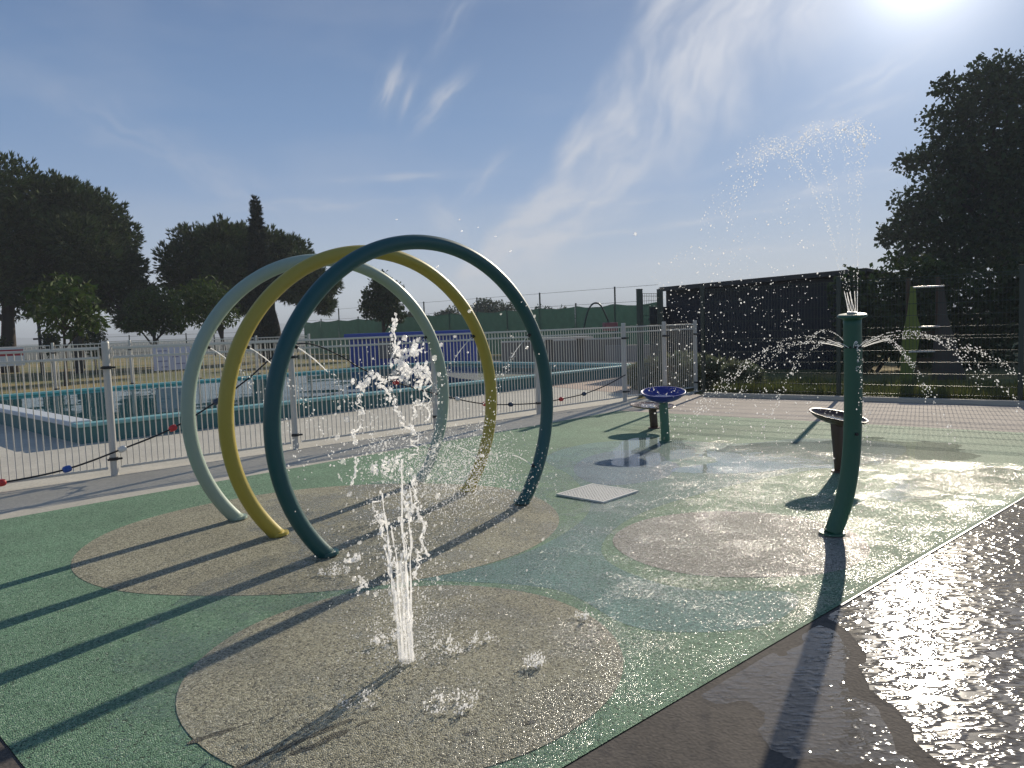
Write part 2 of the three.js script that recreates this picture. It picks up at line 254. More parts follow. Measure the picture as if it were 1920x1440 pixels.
struct('front_paving', patches(gridded([[-9.6, 1.05], [-5.1, 5.62], [-0.79, 1.63], [6.89, 8.35], [12, 4.0], [12, -8], [-9.6, -8]], [], 0.15), 0.9, 0.22, 311), M.front, -0.004);
// low light kerb along the foot of the wire fence
{ const a = V(3.78, 0.03, -14.66), b = V(9.9, 0.03, -10.0), v = b.clone().sub(a), g = rbox(v.length(), 0.08, 0.10, 0.012); const k = struct('kerb', g, M.beige); tint(g, () => 1); k.position.copy(a.clone().add(b).multiplyScalar(0.5)); k.rotation.y = Math.atan2(-v.z, v.x); }

// rubber splash pad: green sheet and tan fields set into it; teal and blue paint sheen and shade
const worn = (g, seed) => tint(g, (x, y, z) => { const n = 0.80 + 0.4 * fbm(x * 0.9 + 60, z * 0.9 + 60, seed, 4); return [n, n, n]; });
const pad = struct('splash_pad', worn(gridded(PADC, [], 0.16), 321), M.green, 0);
const ell = (cx, cd, rx, rd, rot = 0, wob = 0, seed = 0) => (x, d) => { const c = Math.cos(rot), s = Math.sin(rot), u = (x - cx) * c + (d - cd) * s, v = -(x - cx) * s + (d - cd) * c, a = Math.atan2(v, u); return (1 + wob * (vnoise(2 + 1.5 * Math.cos(a), 2 + 1.5 * Math.sin(a), seed) - 0.5)) - Math.hypot(u / rx, v / rd); };
function smoothPoly(pts, n = 10) { const c = new THREE.CatmullRomCurve3(pts.map(([x, d]) => V(x, 0, d)), true), r = c.getPoints(pts.length * n); return r.map((p) => [p.x, p.z]); }
function polyField(pts) { return (x, d) => { let inn = false, best = 1e9; for (let i = 0, j = pts.length - 1; i < pts.length; j = i++) { const [ax, ay] = pts[i], [bx, by] = pts[j]; if ((ay > d) !== (by > d) && x < (bx - ax) * (d - ay) / (by - ay) + ax) inn = !inn; const vx = bx - ax, vy = by - ay, t = clamp(((x - ax) * vx + (d - ay) * vy) / (vx * vx + vy * vy + 1e-9), 0, 1); best = Math.min(best, Math.hypot(x - ax - vx * t, d - ay - vy * t)); } return inn ? best : -best; }; }
const tealSheen = polyField(smoothPoly([[-0.75, 4.45], [-0.2, 4.62], [0.35, 5.3], [0.62, 6.1], [0.55, 7.3], [0.35, 8.4], [0.95, 9.3], [1.9, 9.4], [2.7, 8.9], [3.6, 9.1], [4.4, 8.5], [3.9, 7.6], [2.9, 7.2], [1.9, 6.6], [0.85, 5.6], [0.55, 4.7], [0.9, 4.1], [1.5, 3.95], [1.2, 3.55], [0.6, 3.55], [0.2, 4.15]], 6));
const blueShade = ell(1.15, 7.75, 0.52, 0.95, -0.3, 0.3, 5);
struct('teal_sheen_field', worn(contour(-1, 4.8, 3.3, 9.8, 0.08, tealSheen), 323), M.teal, 0.0009);  // blue reflection on the wet rubber, put into the colour
struct('blue_shade_field', worn(contour(0.4, 2.2, 6.2, 9.2, 0.06, blueShade), 325), M.blue, 0.0018);  // bluish shade of the splash by the bowls, painted as rubber colour
struct('tan_field', worn(contour(-3.6, 1, 3.8, 7.6, 0.08, ell(-1.42, 5.72, 1.78, 1.5, 0.1, 0.12, 9)), 327), M.tan, 0.0018);
struct('tan_field', worn(contour(-1.8, 0.8, 2.0, 4.6, 0.06, ell(-0.52, 3.32, 0.98, 0.97, 0, 0.05, 11)), 329), M.tan, 0.0026);
struct('tan_field', worn(contour(0.4, 2.6, 3.8, 6.2, 0.06, ell(1.5, 4.98, 0.84, 0.78, 0, 0.08, 13)), 331), M.grey, 0.0018);
// pale strip painted in for the water glint along the pad edge
{ const a = V(1.66, 0, -3.77), b = V(6.89, 0, -8.35), v = b.clone().sub(a), g = box(v.length(), 0.008, 0.010); const k = struct('glint_strip', g, std(0.42, 0.40, 0.37, 0.35), 0); k.position.copy(a.clone().add(b).multiplyScalar(0.5)).add(V(0.004, -0.002, 0.004)); k.rotation.y = Math.atan2(-v.z, v.x); }

// water lying on the rubber and the paving
const wetMask = ell(1.6, 5.9, 3.05, 2.75, 0.75, 0.25, 17), wet2 = ell(-0.35, 4.2, 1.5, 2.1, -0.2, 0.2, 19), wet3 = ell(-0.9, 6.2, 1.4, 1.3, 0, 0.3, 29);
const inPad = (x, d) => { let m = 1e9; for (let i = 0; i < 4; i++) { const [ax, ay] = PADC[i], [bx, by] = PADC[(i + 1) % 4], l = Math.hypot(bx - ax, by - ay); m = Math.min(m, ((x - ax) * (by - ay) - (d - ay) * (bx - ax)) / l); } return m; };
const wetField = (x, d) => Math.min(inPad(x, d) - 0.02, Math.max(wetMask(x, d), wet2(x, d), wet3(x, d)) * 1.1 + 0.62 * (fbm(x * 1.7 + 20, d * 1.7 + 20, 333, 5) - 0.47));
const wf = struct('water_film', contour(-4, 6.6, 2, 12, 0.035, wetField), M.filmWet, 0.0048); wf.castShadow = false;
const pud = (x, d) => Math.min(inPad(x, d) - 0.03, Math.max(ell(3.6, 8.1, 1.35, 0.75, 0.12, 0.5, 41)(x, d), ell(3.75, 6.35, 0.85, 0.42, 0.5, 0.6, 43)(x, d), ell(2.6, 7.5, 1.2, 0.28, 0.15, 0.6, 45)(x, d), ell(1.55, 8.6, 0.5, 1.0, -0.3, 0.5, 47)(x, d)) + 0.75 * (fbm(x * 2.2 + 31, d * 3.2 + 31, 343, 5) - 0.5));
const pf = struct('puddle', contour(0.4, 6, 5, 11, 0.03, pud), M.filmCalm, 0.0062); pf.castShadow = false;
const frontEdge = (x, d) => -0.659 * 0 + ((x - 0.12) * 0.658 - (d - 2.43) * 0.753);   // > 0: on the paving side of the pad's edge
const sheetA = (x, d) => Math.min(frontEdge(x, d) - 0.03, (x - 1.46) * 0.9 + 0.12 * Math.sin(d * 3.1) + 0.28 * (fbm(x * 3 + 11, d * 3 + 11, 351, 4) - 0.5) + Math.max(0, d - 3.2) * 0.25);
const rf = struct('flowing_water', contour(1, 9, 0.6, 9, 0.04, sheetA), M.filmRipple, 0.004); rf.castShadow = false;
const sheetB = (x, d) => Math.min(frontEdge(x, d) - 0.05, -(x - 1.38) * 0.9 - 0.12 * Math.sin(d * 3.1) - 0.28 * (fbm(x * 3 + 11, d * 3 + 11, 351, 4) - 0.5) - Math.max(0, d - 3.2) * 0.25, 0.55 * (fbm(x * 2.6 + 5, d * 2.6 + 5, 361, 5) - 0.46) + 0.22 * (x - 1.05));
const bf = struct('puddle', contour(-0.5, 3, 0.6, 4.5, 0.03, sheetB), M.filmGlint, 0.004); bf.castShadow = false;

// dark wet streaks soaked into the dry part of the tan field
M.soaked = rubber([[0.14, 0.13, 0.09, 0.5], [0.18, 0.17, 0.12, 0.3], [0.09, 0.085, 0.06, 0.2]]);
const soak = (x, d) => Math.max(ell(-1.16, 2.72, 0.13, 0.013, 0.62, 0, 1)(x, d), ell(-1.20, 2.69, 0.06, 0.012, 0.62, 0, 1)(x, d), ell(-0.86, 2.62, 0.30, 0.012, 0.72, 0, 1)(x, d), ell(-0.72, 2.66, 0.16, 0.016, 0.72, 0, 1)(x, d), ell(0.02, 2.72, 0.05, 0.014, 0.4, 0, 1)(x, d), ell(-0.20, 2.66, 0.03, 0.012, 0.4, 0, 1)(x, d)) + 1.6 * (fbm(x * 22 + 3, d * 22 + 3, 371, 3) - 0.5);
struct('wet_streaks', worn(contour(-1.6, 0.2, 2.2, 3.0, 0.008, soak), 373), M.soaked, 0.0036);

// swimming pool: raised painted wall round a basin cut into the ground
{
  const paint = phys(0.035, 0.15, 0.155, 0.5), rimM = phys(0.19, 0.42, 0.42, 0.5), basin = std(0.19, 0.66, 0.70, 0.6), white = std(0.58, 0.62, 0.64, 0.6);
  const o = thing('swimming_pool', [PA[0], 0, -PA[1]], Math.atan2(PU[1], PU[0]));       // local x along the near edge, -z across
  tag(o, 'long raised turquoise swimming pool behind the white fence', 'pool');
  const H = 0.27, T = 0.16;
  part('near_wall', box(PL, H + 1.2, T, PL / 2, (H - 1.2) / 2 - 0.04, -T / 2), paint, o);
  part('far_wall', box(PL, H + 1.2, T, PL / 2, (H - 1.2) / 2 - 0.04, -PW + T / 2), paint, o);
  part('end_wall', box(T, H + 1.2, PW - 2 * T, T / 2, (H - 1.2) / 2 - 0.04, -PW / 2), paint, o);
  part('end_wall', box(T, H + 1.2, PW - 2 * T, PL - T / 2, (H - 1.2) / 2 - 0.04, -PW / 2), paint, o);
  part('coping', rbox(PL + 0.12, 0.06, 0.26, 0.02, PL / 2, H - 0.01, -0.07), rimM, o);
  part('coping', rbox(PL + 0.12, 0.06, 0.26, 0.02, PL / 2, H - 0.01, -PW + 0.07), rimM, o);
  part('coping', rbox(0.30, 0.08, PW - 0.48, 0.02, 0.09, H, -PW / 2), white, o);
  part('coping', rbox(0.30, 0.08, PW - 0.48, 0.02, PL - 0.09, H, -PW / 2), rimM, o);
  part('basin_floor', box(PL - 2 * T, 0.1, PW - 2 * T, PL / 2, -1.0, -PW / 2), basin, o);
  const wg = new THREE.PlaneGeometry(PL - 2 * T - 0.004, PW - 2 * T - 0.004); wg.rotateX(-Math.PI / 2).translate(PL / 2, 0.225, -PW / 2); const uv = wg.attributes.uv; for (let i = 0; i < uv.count; i++) uv.setXY(i, uv.getX(i) * PL, uv.getY(i) * PW);
  const w = part('pool_water', wg, M.poolWater, o); w.castShadow = false;
}

// ---------------------------------------------------------------- water hoops
const HU = [0.72, 0.694], HR = 1.27, HC = 0.872;
const hoopAt = (c, th, r = HR) => V(c[0] + HU[0] * r * Math.cos(th), HC + r * Math.sin(th), -(c[1] + HU[1] * r * Math.cos(th)));
const hoops = [];
function hoop(c, mat, label) {
  const o = thing('water_hoop', [c[0], 0, -c[1]]); tag(o, label, 'water hoop', 'water hoops standing in a row');
  const base = V(c[0], 0, -c[1]), t0 = -Math.asin(HC / HR), pts = [];
  for (let i = 0; i <= 120; i++) { const t = t0 + (Math.PI - 2 * t0) * i / 120; pts.push(hoopAt(c, t).sub(base)); }
  part('hoop_tube', noisyTube(pts, pts.map(() => 0.054), 28), mat, o);
  for (const s of [t0, Math.PI - t0]) { const p = hoopAt(c, s).sub(base); part('foot_collar', cyl(0.072, 0.070, 0.022, 24, p.x, 0.012, p.z), mat, o); }
  for (const deg of [27, 153, -28]) {
    const a = hoopAt(c, deg * Math.PI / 180, HR - 0.05).sub(base), b = hoopAt(c, deg * Math.PI / 180, HR - 0.075).sub(base);
    part('nozzle', bar(a.toArray(), b.toArray(), 0.014, 10), M.black, o);
  }
  hoops.push(c); return o;
}
M.black = std(0.015, 0.015, 0.017, 0.5);
const gloss = (r, g, b) => phys(r, g, b, 0.5, { clearcoat: 0.25, clearcoatRoughness: 0.3, bumpMap: calmBump, bumpScale: 0.0006 });
hoop([-0.615, 5.58], gloss(0.004, 0.078, 0.080), 'dark teal water hoop, the front one of the three');
hoop([-1.115, 6.125], gloss(0.44, 0.345, 0.045), 'mustard yellow water hoop between the teal and the pale green hoop');
hoop([-1.615, 6.665], gloss(0.31, 0.40, 0.325), 'pale grey-green water hoop, the rear one of the three');

// ---------------------------------------------------------------- flying water
const blob = new THREE.IcosahedronGeometry(1, 1), bead = new THREE.IcosahedronGeometry(1, 0);
for (const g of [blob, bead]) { g.deleteAttribute('uv'); }
const blobI = mergeVertices((() => { const g = blob.clone(); g.deleteAttribute('normal'); return g; })()); blobI.computeVertexNormals();
const beadI = mergeVertices((() => { const g = bead.clone(); g.deleteAttribute('normal'); return g; })()); beadI.computeVertexNormals();
const bare = (g) => { g.deleteAttribute('uv'); return g; };
function drop(p, r, dir, stretch, big) {
  const g = (big ? blobI : beadI).clone(); g.scale(r, r * stretch, r);
  if (dir && dir.lengthSq() > 0) g.applyQuaternion(new THREE.Quaternion().setFromUnitVectors(V(0, 1, 0), dir.clone().normalize()));
  return g.translate(p.x, p.y, p.z);
}
function lump(p, r, rnd, sy = 1) {   // an irregular gob of water
  const g = new THREE.IcosahedronGeometry(1, 2); g.deleteAttribute('uv'); g.deleteAttribute('normal'); const w = mergeVertices(g), a = w.attributes.position, s = Math.floor(rnd() * 1e4);
  for (let i = 0; i < a.count; i++) { const x = a.getX(i), y = a.getY(i), z = a.getZ(i), k = r * (0.55 + 0.9 * vnoise(x * 1.6 + 9, y * 1.6 + z * 1.3 + 9, s)); a.setXYZ(i, x * k, y * k * sy, z * k); }
  w.rotateY(rnd() * 6); w.rotateZ((rnd() - 0.5) * 0.8); w.computeVertexNormals(); return w.translate(p.x, p.y, p.z);
}
// a thin stream: solid at first, then beads that spread
function streamGeo(p0, v0, tSolid, tEnd, r0, spread, count, seed, floor = 0.02) {
  const rnd = rngOf(seed), pos = (t) => V(p0.x + v0.x * t, p0.y + v0.y * t - 4.905 * t * t, p0.z + v0.z * t), gs = [];
  if (tSolid > 0) { const n = 26, pts = [], rad = []; for (let i = 0; i <= n; i++) { const t = tSolid * i / n; pts.push(pos(t)); rad.push(r0 * 0.6 * (0.7 + 0.6 * rnd()) * (i === n ? 0.2 : 1)); } gs.push(bare(noisyTube(pts, rad, 6))); }
  for (let i = 0; i < count; i++) {
    const t = tSolid * 0.8 + (tEnd - tSolid * 0.8) * Math.pow(rnd(), 0.85), q = (t / tEnd) ** 1.3 * spread, p = pos(t), j = () => (rnd() + rnd() + rnd() - 1.5) * q;
    p.add(V(j(), j(), j())); if (p.y < floor) continue;
    gs.push(drop(p, r0 * (0.55 + 0.85 * rnd() * rnd()) * (0.75 + 0.5 * t / tEnd), V(v0.x, v0.y - 9.81 * t, v0.z), 1 + 0.8 * rnd(), false));
  }
  return mergeGeometries(gs);
}
function cloudOf(name, n, r0, r1, place, mat, seed, label) {   // countless drops: one object
  const rnd = rngOf(seed), m = new THREE.InstancedMesh(beadI, mat, n), q = new THREE.Quaternion(), mt = new THREE.Matrix4();
  for (let i = 0; i < n; i++) { const p = place(rnd), r = r0 + (r1 - r0) * rnd() ** 3; q.setFromEuler(new THREE.Euler(rnd() * 6, rnd() * 6, rnd() * 6)); m.setMatrixAt(i, mt.compose(p, q, V(r, r * (1 + 0.7 * rnd()), r))); }
  m.name = numbered(name); m.castShadow = true; scene.add(m); return tag(m, label, 'water drops', null, 'stuff');
}
const gauss = (r) => (r() + r() + r() + r() - 2) * 0.87;

// streams of the hoops, aimed at their middle
const colour = ['dark teal', 'mustard yellow', 'pale green'];
hoops.forEach((c, k) => [[27, 'upper right'], [153, 'upper left'], [-28, 'lower right']].forEach(([deg, where], n) => {
  const p0 = hoopAt(c, deg * Math.PI / 180, HR - 0.075), aim = hoopAt(c, 0, 0).sub(p0).normalize(), v = aim.multiplyScalar(deg < 0 ? 2.6 : 2.4).add(V(0, deg < 0 ? 0.5 : -0.2, 0));
  const g = streamGeo(p0, v, 0.10, 0.36, 0.0055, 0.12, 110, 500 + k * 10 + n); g.translate(-p0.x, -p0.y, -p0.z);
  tag(single('hoop_water_stream', g, M.spray, p0.toArray()), `thin water stream from the ${where} nozzle of the ${colour[k]} hoop`, 'water stream', 'streams of the hoops', 'stuff');
}));
cloudOf('spray_mist', 11000, 0.0016, 0.0050, (r) => V(-0.55 + gauss(r) * 0.62, Math.max(0.03, 0.30 + gauss(r) * 0.36), -6.1 + gauss(r) * 0.9), M.spray, 601, 'fine mist of droplets drifting between the hoops');

// ground fountain in the middle of the round tan field
{
  const o = thing('ground_fountain', [-0.52, 0.012, -3.26]); tag(o, 'tall gushing white water jet rising from the round tan field', 'fountain');
  const rnd = rngOf(77);
  // glassy column that tears into strands
  const colPts = [], colR = []; for (let i = 0; i <= 30; i++) { const t = i / 30; colPts.push(V(-0.012 * t + 0.004 * Math.sin(t * 9), t * 0.46, 0)); colR.push(0.027 * (1 - 0.25 * t) * (0.92 + 0.16 * rnd())); }
  colR[30] = 0.012; part('water_column', noisyTube(colPts, colR, 14), M.jet, o);
  const strands = [[-0.030, -0.075, 0.78, 0.011, 0.02], [-0.012, -0.04, 0.62, 0.009, -0.03], [0.020, 0.015, 0.92, 0.012, 0.02], [0.030, 0.05, 0.80, 0.010, -0.02], [0.004, 0.0, 0.5, 0.010, 0.03], [-0.022, -0.06, 0.55, 0.008, 0.05], [0.026, 0.03, 0.6, 0.009, 0.06]];
  strands.forEach(([x0, x1, h, rr, z], k) => { const r = rr * 0.55;
    const pts = [], rad = [], gs = [], n = 60; for (let i = 0; i <= n; i++) { const t = i / n; pts.push(V(x0 + (x1 - x0) * t * t + 0.012 * (vnoise(t * 9, k, 31) - 0.5) * 2 * t, t * h, z * t + 0.015 * (vnoise(t * 8, k, 37) - 0.5))); rad.push(r * (0.35 + 1.1 * vnoise(t * 26, k, 41)) * (1 - 0.3 * t)); }
    rad[n] = 0.002; gs.push(bare(noisyTube(pts, rad, 8)));
    for (let i = 0; i < 34; i++) { const t = 0.25 + 0.8 * rnd(), p = pts[Math.min(n, Math.floor(t * n))].clone().add(V(gauss(rnd) * 0.018, gauss(rnd) * 0.03, gauss(rnd) * 0.018)); gs.push(drop(p, 0.002 + 0.005 * rnd() ** 2, V(0, 1, 0.1), 1 + rnd(), true)); }
    part('water_strand', mergeGeometries(gs), M.spray, o).userData.kind = 'stuff';
  });
  // ropes and gobs of water near the crest: x, y, length, tilt, thickness
  const gobs = [[0.02, 1.44, 0.22, 0.05, 0.016], [-0.13, 1.26, 0.07, 0.9, 0.022], [-0.15, 1.17, 0.10, 0.05, 0.010], [-0.04, 1.24, 0.10, -0.45, 0.018], [0.01, 1.15, 0.09, -0.3, 0.012], [0.05, 1.29, 0.11, 1.3, 0.020], [0.13, 1.28, 0.06, 0.6, 0.020], [0.15, 1.18, 0.20, 0.05, 0.009], [0.09, 1.14, 0.08, 0.5, 0.013], [0.06, 1.06, 0.08, -0.7, 0.015], [-0.17, 1.05, 0.09, 0.2, 0.012], [0.09, 0.98, 0.10, 0.05, 0.009],
    [-0.19, 0.86, 0.12, 0.2, 0.012], [0.01, 0.92, 0.07, 0.2, 0.011], [-0.10, 0.88, 0.06, -0.4, 0.014], [-0.05, 0.88, 0.07, 0.0, 0.014], [0.08, 0.76, 0.16, 0.08, 0.013], [0.055, 0.70, 0.10, -0.2, 0.020], [-0.10, 0.70, 0.12, 0.1, 0.010], [-0.08, 0.62, 0.10, 0.05, 0.018], [0.10, 0.60, 0.20, -0.1, 0.016], [-0.06, 0.52, 0.16, -0.25, 0.013], [0.08, 0.46, 0.14, 0.1, 0.014], [-0.22, 0.47, 0.04, 0.6, 0.020], [-0.19, 0.36, 0.06, 0.4, 0.016], [0.05, 1.36, 0.04, 0.6, 0.022], [0.10, 1.39, 0.03, 0.4, 0.026], [0.12, 1.31, 0.03, 0.8, 0.022], [0.06, 1.32, 0.04, 0.2, 0.018], [0.02, 1.40, 0.03, 0.2, 0.018]];
  gobs.forEach(([x, y, L, tilt, r], k) => {
    const gs = [], n = 14, pts = [], rad = [], z = gauss(rnd) * 0.05; for (let i = 0; i <= n; i++) { const t = i / n - 0.5, w = (vnoise(i * 0.6, k, 51) - 0.5) * 0.05; pts.push(V(x + Math.sin(tilt) * L * t + w, y + Math.cos(tilt) * L * t, z + w)); rad.push(r * (0.08 + 0.42 * vnoise(i * 1.1, k, 53)) * (i === 0 || i === n ? 0.15 : 1)); }
    gs.push(bare(noisyTube(pts, rad, 7)));
    const m = Math.round(26 + L * 130); for (let i = 0; i < m; i++) { const p = pts[Math.floor(rnd() * (n + 1))].clone().add(V(gauss(rnd) * r * 0.9, gauss(rnd) * r * 1.6, gauss(rnd) * r * 0.9)), q = r * (0.08 + 0.26 * rnd() ** 2); gs.push(q > r * 0.22 ? lump(p, q * 1.2, rnd, 1.3) : drop(p, q, V(gauss(rnd) * 0.4, 1, gauss(rnd) * 0.4), 1 + 0.9 * rnd(), false)); }
    part('water_gob', mergeGeometries(gs), M.spray, o).userData.kind = 'stuff';
  });
  // falling drops
  const gs = []; for (let i = 0; i < 420; i++) { const y = 0.06 + 1.4 * rnd(), a = rnd() * 6.283, w = 0.05 + 0.20 * Math.sqrt(rnd()) * (0.5 + 0.5 * sstep(0, 0.6, y)); const r = 0.002 + 0.0075 * rnd() ** 4, p = V(Math.cos(a) * w - 0.02, y, Math.sin(a) * w); gs.push(r > 0.006 ? lump(p, r * 1.2, rnd, 1.2) : drop(p, r, V(0.1 * gauss(rnd), 1, 0.1), 1 + rnd(), true)); }
  const dr = part('falling_drops', mergeGeometries(gs.map((g) => g.index ? g.toNonIndexed() : g)), M.drop, o); dr.userData.kind = 'stuff';
}
cloudOf('fountain_droplets', 2600, 0.0011, 0.0034, (r) => V(-0.50 + gauss(r) * 0.30, 0.03 + 0.95 * r() * r(), -3.35 + gauss(r) * 0.35), M.spray, 611, 'scattered small droplets round the tall ground fountain');
cloudOf('stray_drops', 60, 0.003, 0.010, (r) => V(-0.1 + gauss(r) * 0.55, 0.05 + 1.9 * r(), -3.2 + gauss(r) * 0.5), M.drop, 613, 'single larger drops flying clear of the ground fountain');

// splashes where the water falls back
[[-0.28, 2.86, 0.11], [-0.66, 2.91, 0.08], [0.06, 3.19, 0.05], [-0.67, 3.5, 0.07], [-0.31, 3.4, 0.10], [-0.16, 3.45, 0.06], [-0.50, 3.30, 0.06], [-1.15, 4.55, 0.09], [0.33, 3.70, 0.05]].forEach(([x, d, r], k) => {
  const rnd = rngOf(900 + k), gs = [], n = Math.round(520 * r / 0.09);
  for (let i = 0; i < n; i++) { const a = rnd() * 6.283, q = r * (0.15 + 0.9 * Math.sqrt(rnd())), x1 = Math.cos(a) * q, z1 = Math.sin(a) * q * 0.75, w = sstep(0.42, 0.75, fbm(x1 * 38 + 9, z1 * 38 + 9, 940 + k, 2)); if (rnd() > 0.12 + w) continue;
    const h = (0.002 + 0.035 * rnd() ** 3) * (0.35 + w); gs.push(drop(V(x1 + gauss(rnd) * 0.006, h, z1 + gauss(rnd) * 0.006), 0.0010 + 0.0028 * rnd() ** 2 * (0.5 + w), V(gauss(rnd), 1, gauss(rnd)), 1 + 1.2 * rnd(), false)); }
  const where = ['in front of the fountain, the widest', 'front left of the fountain', 'right of the fountain on tan rubber', 'rear left of the fountain foot', 'close behind the fountain on its right', 'small one right behind the fountain', 'at the foot of the fountain jet', 'near the foot of the teal hoop', 'at the right edge of the tan circle'][k];
  tag(single('water_splash', mergeGeometries(gs), M.spray, [x, 0.012, -d]), `white crown of splashing water ${where}`, 'splash', 'splashes on the pad', 'stuff');
});

// ---------------------------------------------------------------- green spray column
const PX = [[2.16, 0], [2.195, 0.09], [2.23, 0.19], [2.27, 0.38], [2.292, 0.58], [2.30, 0.78], [2.302, 1.1], [2.296, 1.47]], PD = 5.02;
{
  const o = thing('spray_column', [2.16, 0.009, -PD]); tag(o, 'dark green bowed spray column with a round cap on the wet pad', 'spray column');
  const mat = gloss(0.018, 0.105, 0.062), curve = new THREE.CatmullRomCurve3(PX.map(([x, y]) => V(x - 2.16, y, 0))), pts = curve.getPoints(48);
  part('column_tube', noisyTube(pts, pts.map(() => 0.058), 28), mat, o);
  part('foot_flange', cyl(0.085, 0.083, 0.012, 28, -0.004, 0, 0), mat, o);
  const cap = part('cap', new THREE.LatheGeometry([[0, -0.03], [0.055, -0.03], [0.062, -0.012], [0.092, 0.0], [0.096, 0.008], [0.085, 0.018], [0.03, 0.026], [0, 0.027]].map(([r, y]) => new THREE.Vector2(r, y)), 32), mat, o, [0.136, 1.475, 0], [0.08, 0, 0.05]);
  part('jet_ring', new THREE.TorusGeometry(0.028, 0.006, 8, 20).rotateX(Math.PI / 2).translate(0, 0.028, 0), M.steel = std(0.55, 0.55, 0.54, 0.3, { metalness: 0.95 }), cap);
  for (let k = 0; k < 12; k++) { const a = k / 12 * 6.283 + 0.2; part('nozzle', bar([0.142 + Math.cos(a) * 0.05, 1.27, Math.sin(a) * 0.05], [0.142 + Math.cos(a) * 0.066, 1.273, Math.sin(a) * 0.066], 0.008, 8), M.black, o); }
  part('nozzle', bar([0.137, 0.69, 0.05], [0.137, 0.69, 0.07], 0.011, 10), M.black, o);
}
{
  const o = thing('column_spray', [2.30, 1.279, -PD]); tag(o, 'ring of arching water jets and tall spout from the green column', 'water spray');
  const rnd = rngOf(41);
  for (let k = 0; k < 14; k++) {
    const a = k / 14 * 6.283 + 0.2 + gauss(rnd) * 0.05, vh = 2.25 + 0.45 * rnd(), vy = 0.85 + 0.65 * rnd();
    part('side_jet', streamGeo(V(Math.cos(a) * 0.06, 0, Math.sin(a) * 0.06), V(Math.cos(a) * vh, vy, Math.sin(a) * vh), 0.06, 0.44, 0.0034, 0.035, 130, 700 + k, -1.24), M.spray, o).userData.kind = 'stuff';
  }
  for (let k = 0; k < 9; k++) {
    const a = k / 9 * 6.283, vx = -0.10 - 1.25 * (k / 8) ** 1.6, v = 4.95 - 0.25 * rnd() + (k > 6 ? -0.15 : 0);
    part('top_jet', streamGeo(V(Math.cos(a) * 0.028, 0.235, Math.sin(a) * 0.028), V(vx + 0.15 * Math.cos(a), v, 0.3 * gauss(rnd)), 0.03, 0.60 + 0.22 * (k / 8), 0.0034, 0.075, 200, 750 + k, -1.24), M.spray, o).userData.kind = 'stuff';
  }
}
cloudOf('falling_spray', 1150, 0.0016, 0.0062, (r) => { const q = r(); return V(2.15 - 1.1 * q + gauss(r) * 0.12, 0.5 + 1.9 * r() * (1 - 0.25 * q), -PD + gauss(r) * 0.45 - 0.3); }, M.spray, 621, 'loose drops falling beside the green spray column');
cloudOf('ground_spray', 2600, 0.0014, 0.0035, (r) => V(1.7 + gauss(r) * 1.15, 0.02 + 0.14 * r() * r(), -6.2 + gauss(r) * 1.6), M.spray, 623, 'small drops bouncing off the wet pad near the bowls');

// ---------------------------------------------------------------- bowls on posts
function bowl(x, d, tilt, postR, lean, dish, postMat, dishMat, label) {
  const o = thing('water_bowl', [x, 0.003, -d]); tag(o, label, 'water bowl', 'water bowls on posts');
  const h = dish.h, dx = lean[0], dz = lean[1], cup = (t) => (1 - Math.sqrt(1 - 0.9 * t * t)) / (1 - Math.sqrt(0.1));
  part('post', noisyTube([V(0, 0, 0), V(dx * 0.3, h * 0.4, dz * 0.3), V(dx * 0.75, h * 0.8, dz * 0.75), V(dx, h + 0.03, dz)], [postR, postR, postR, postR], 24), postMat, o);
  part('foot_flange', cyl(postR * 1.5, postR * 1.45, 0.012, 24), postMat, o);
  const prof = []; for (let i = 0; i <= 12; i++) { const t = i / 12; prof.push([dish.r * t, dish.deep * cup(t)]); } prof.push([dish.r + 0.012, dish.deep + 0.006], [dish.r + 0.010, dish.deep + 0.016], [dish.r - 0.006, dish.deep + 0.014]); for (let i = 12; i >= 0; i--) { const t = i / 12 * 0.96; prof.push([dish.r * t, dish.deep * cup(t) + 0.014]); }
  const b = part('bowl', new THREE.LatheGeometry(prof.map(([r, y]) => new THREE.Vector2(r, y)), 48), dishMat, o, [dx, h, dz], [tilt[0], 0, tilt[1]]);
  const w = part('bowl_water', new THREE.CircleGeometry(dish.r * 0.8, 32).rotateX(-Math.PI / 2).translate(0, dish.deep * cup(0.8) + 0.016, 0), M.filmCalm, b); w.castShadow = false;
  // water running over the rim
  const rnd = rngOf(Math.round(x * 100)), gs = []; for (let i = 0; i < 40; i++) { const a = rnd() * 6.283, q = dish.r * (0.3 + 0.75 * rnd()); gs.push(drop(V(Math.cos(a) * q, dish.deep + 0.02 + 0.04 * rnd() * rnd(), Math.sin(a) * q), 0.002 + 0.007 * rnd() ** 3, null, 1, false)); }
  const s = part('splashing_drops', mergeGeometries(gs), M.spray, b); s.userData.kind = 'stuff';
  return o;
}
const brown = gloss(0.075, 0.035, 0.022), bowlGreen = gloss(0.055, 0.16, 0.10);
bowl(1.89, 9.23, [0.15, 0.02], 0.055, [-0.02, 0], { h: 0.50, r: 0.265, deep: 0.115 }, bowlGreen, gloss(0.012, 0.025, 0.26), 'blue shallow water bowl on a green post');
bowl(1.98, 10.43, [0.04, -0.05], 0.055, [-0.02, 0], { h: 0.28, r: 0.31, deep: 0.035 }, brown, phys(0.20, 0.12, 0.08, 0.2), 'low wide brown water dish on a brown post behind the blue bowl');
bowl(3.12, 7.06, [0.12, -0.16], 0.058, [-0.04, 0], { h: 0.46, r: 0.255, deep: 0.075 }, brown, brown, 'tilted brown water dish on a brown post behind the green column');

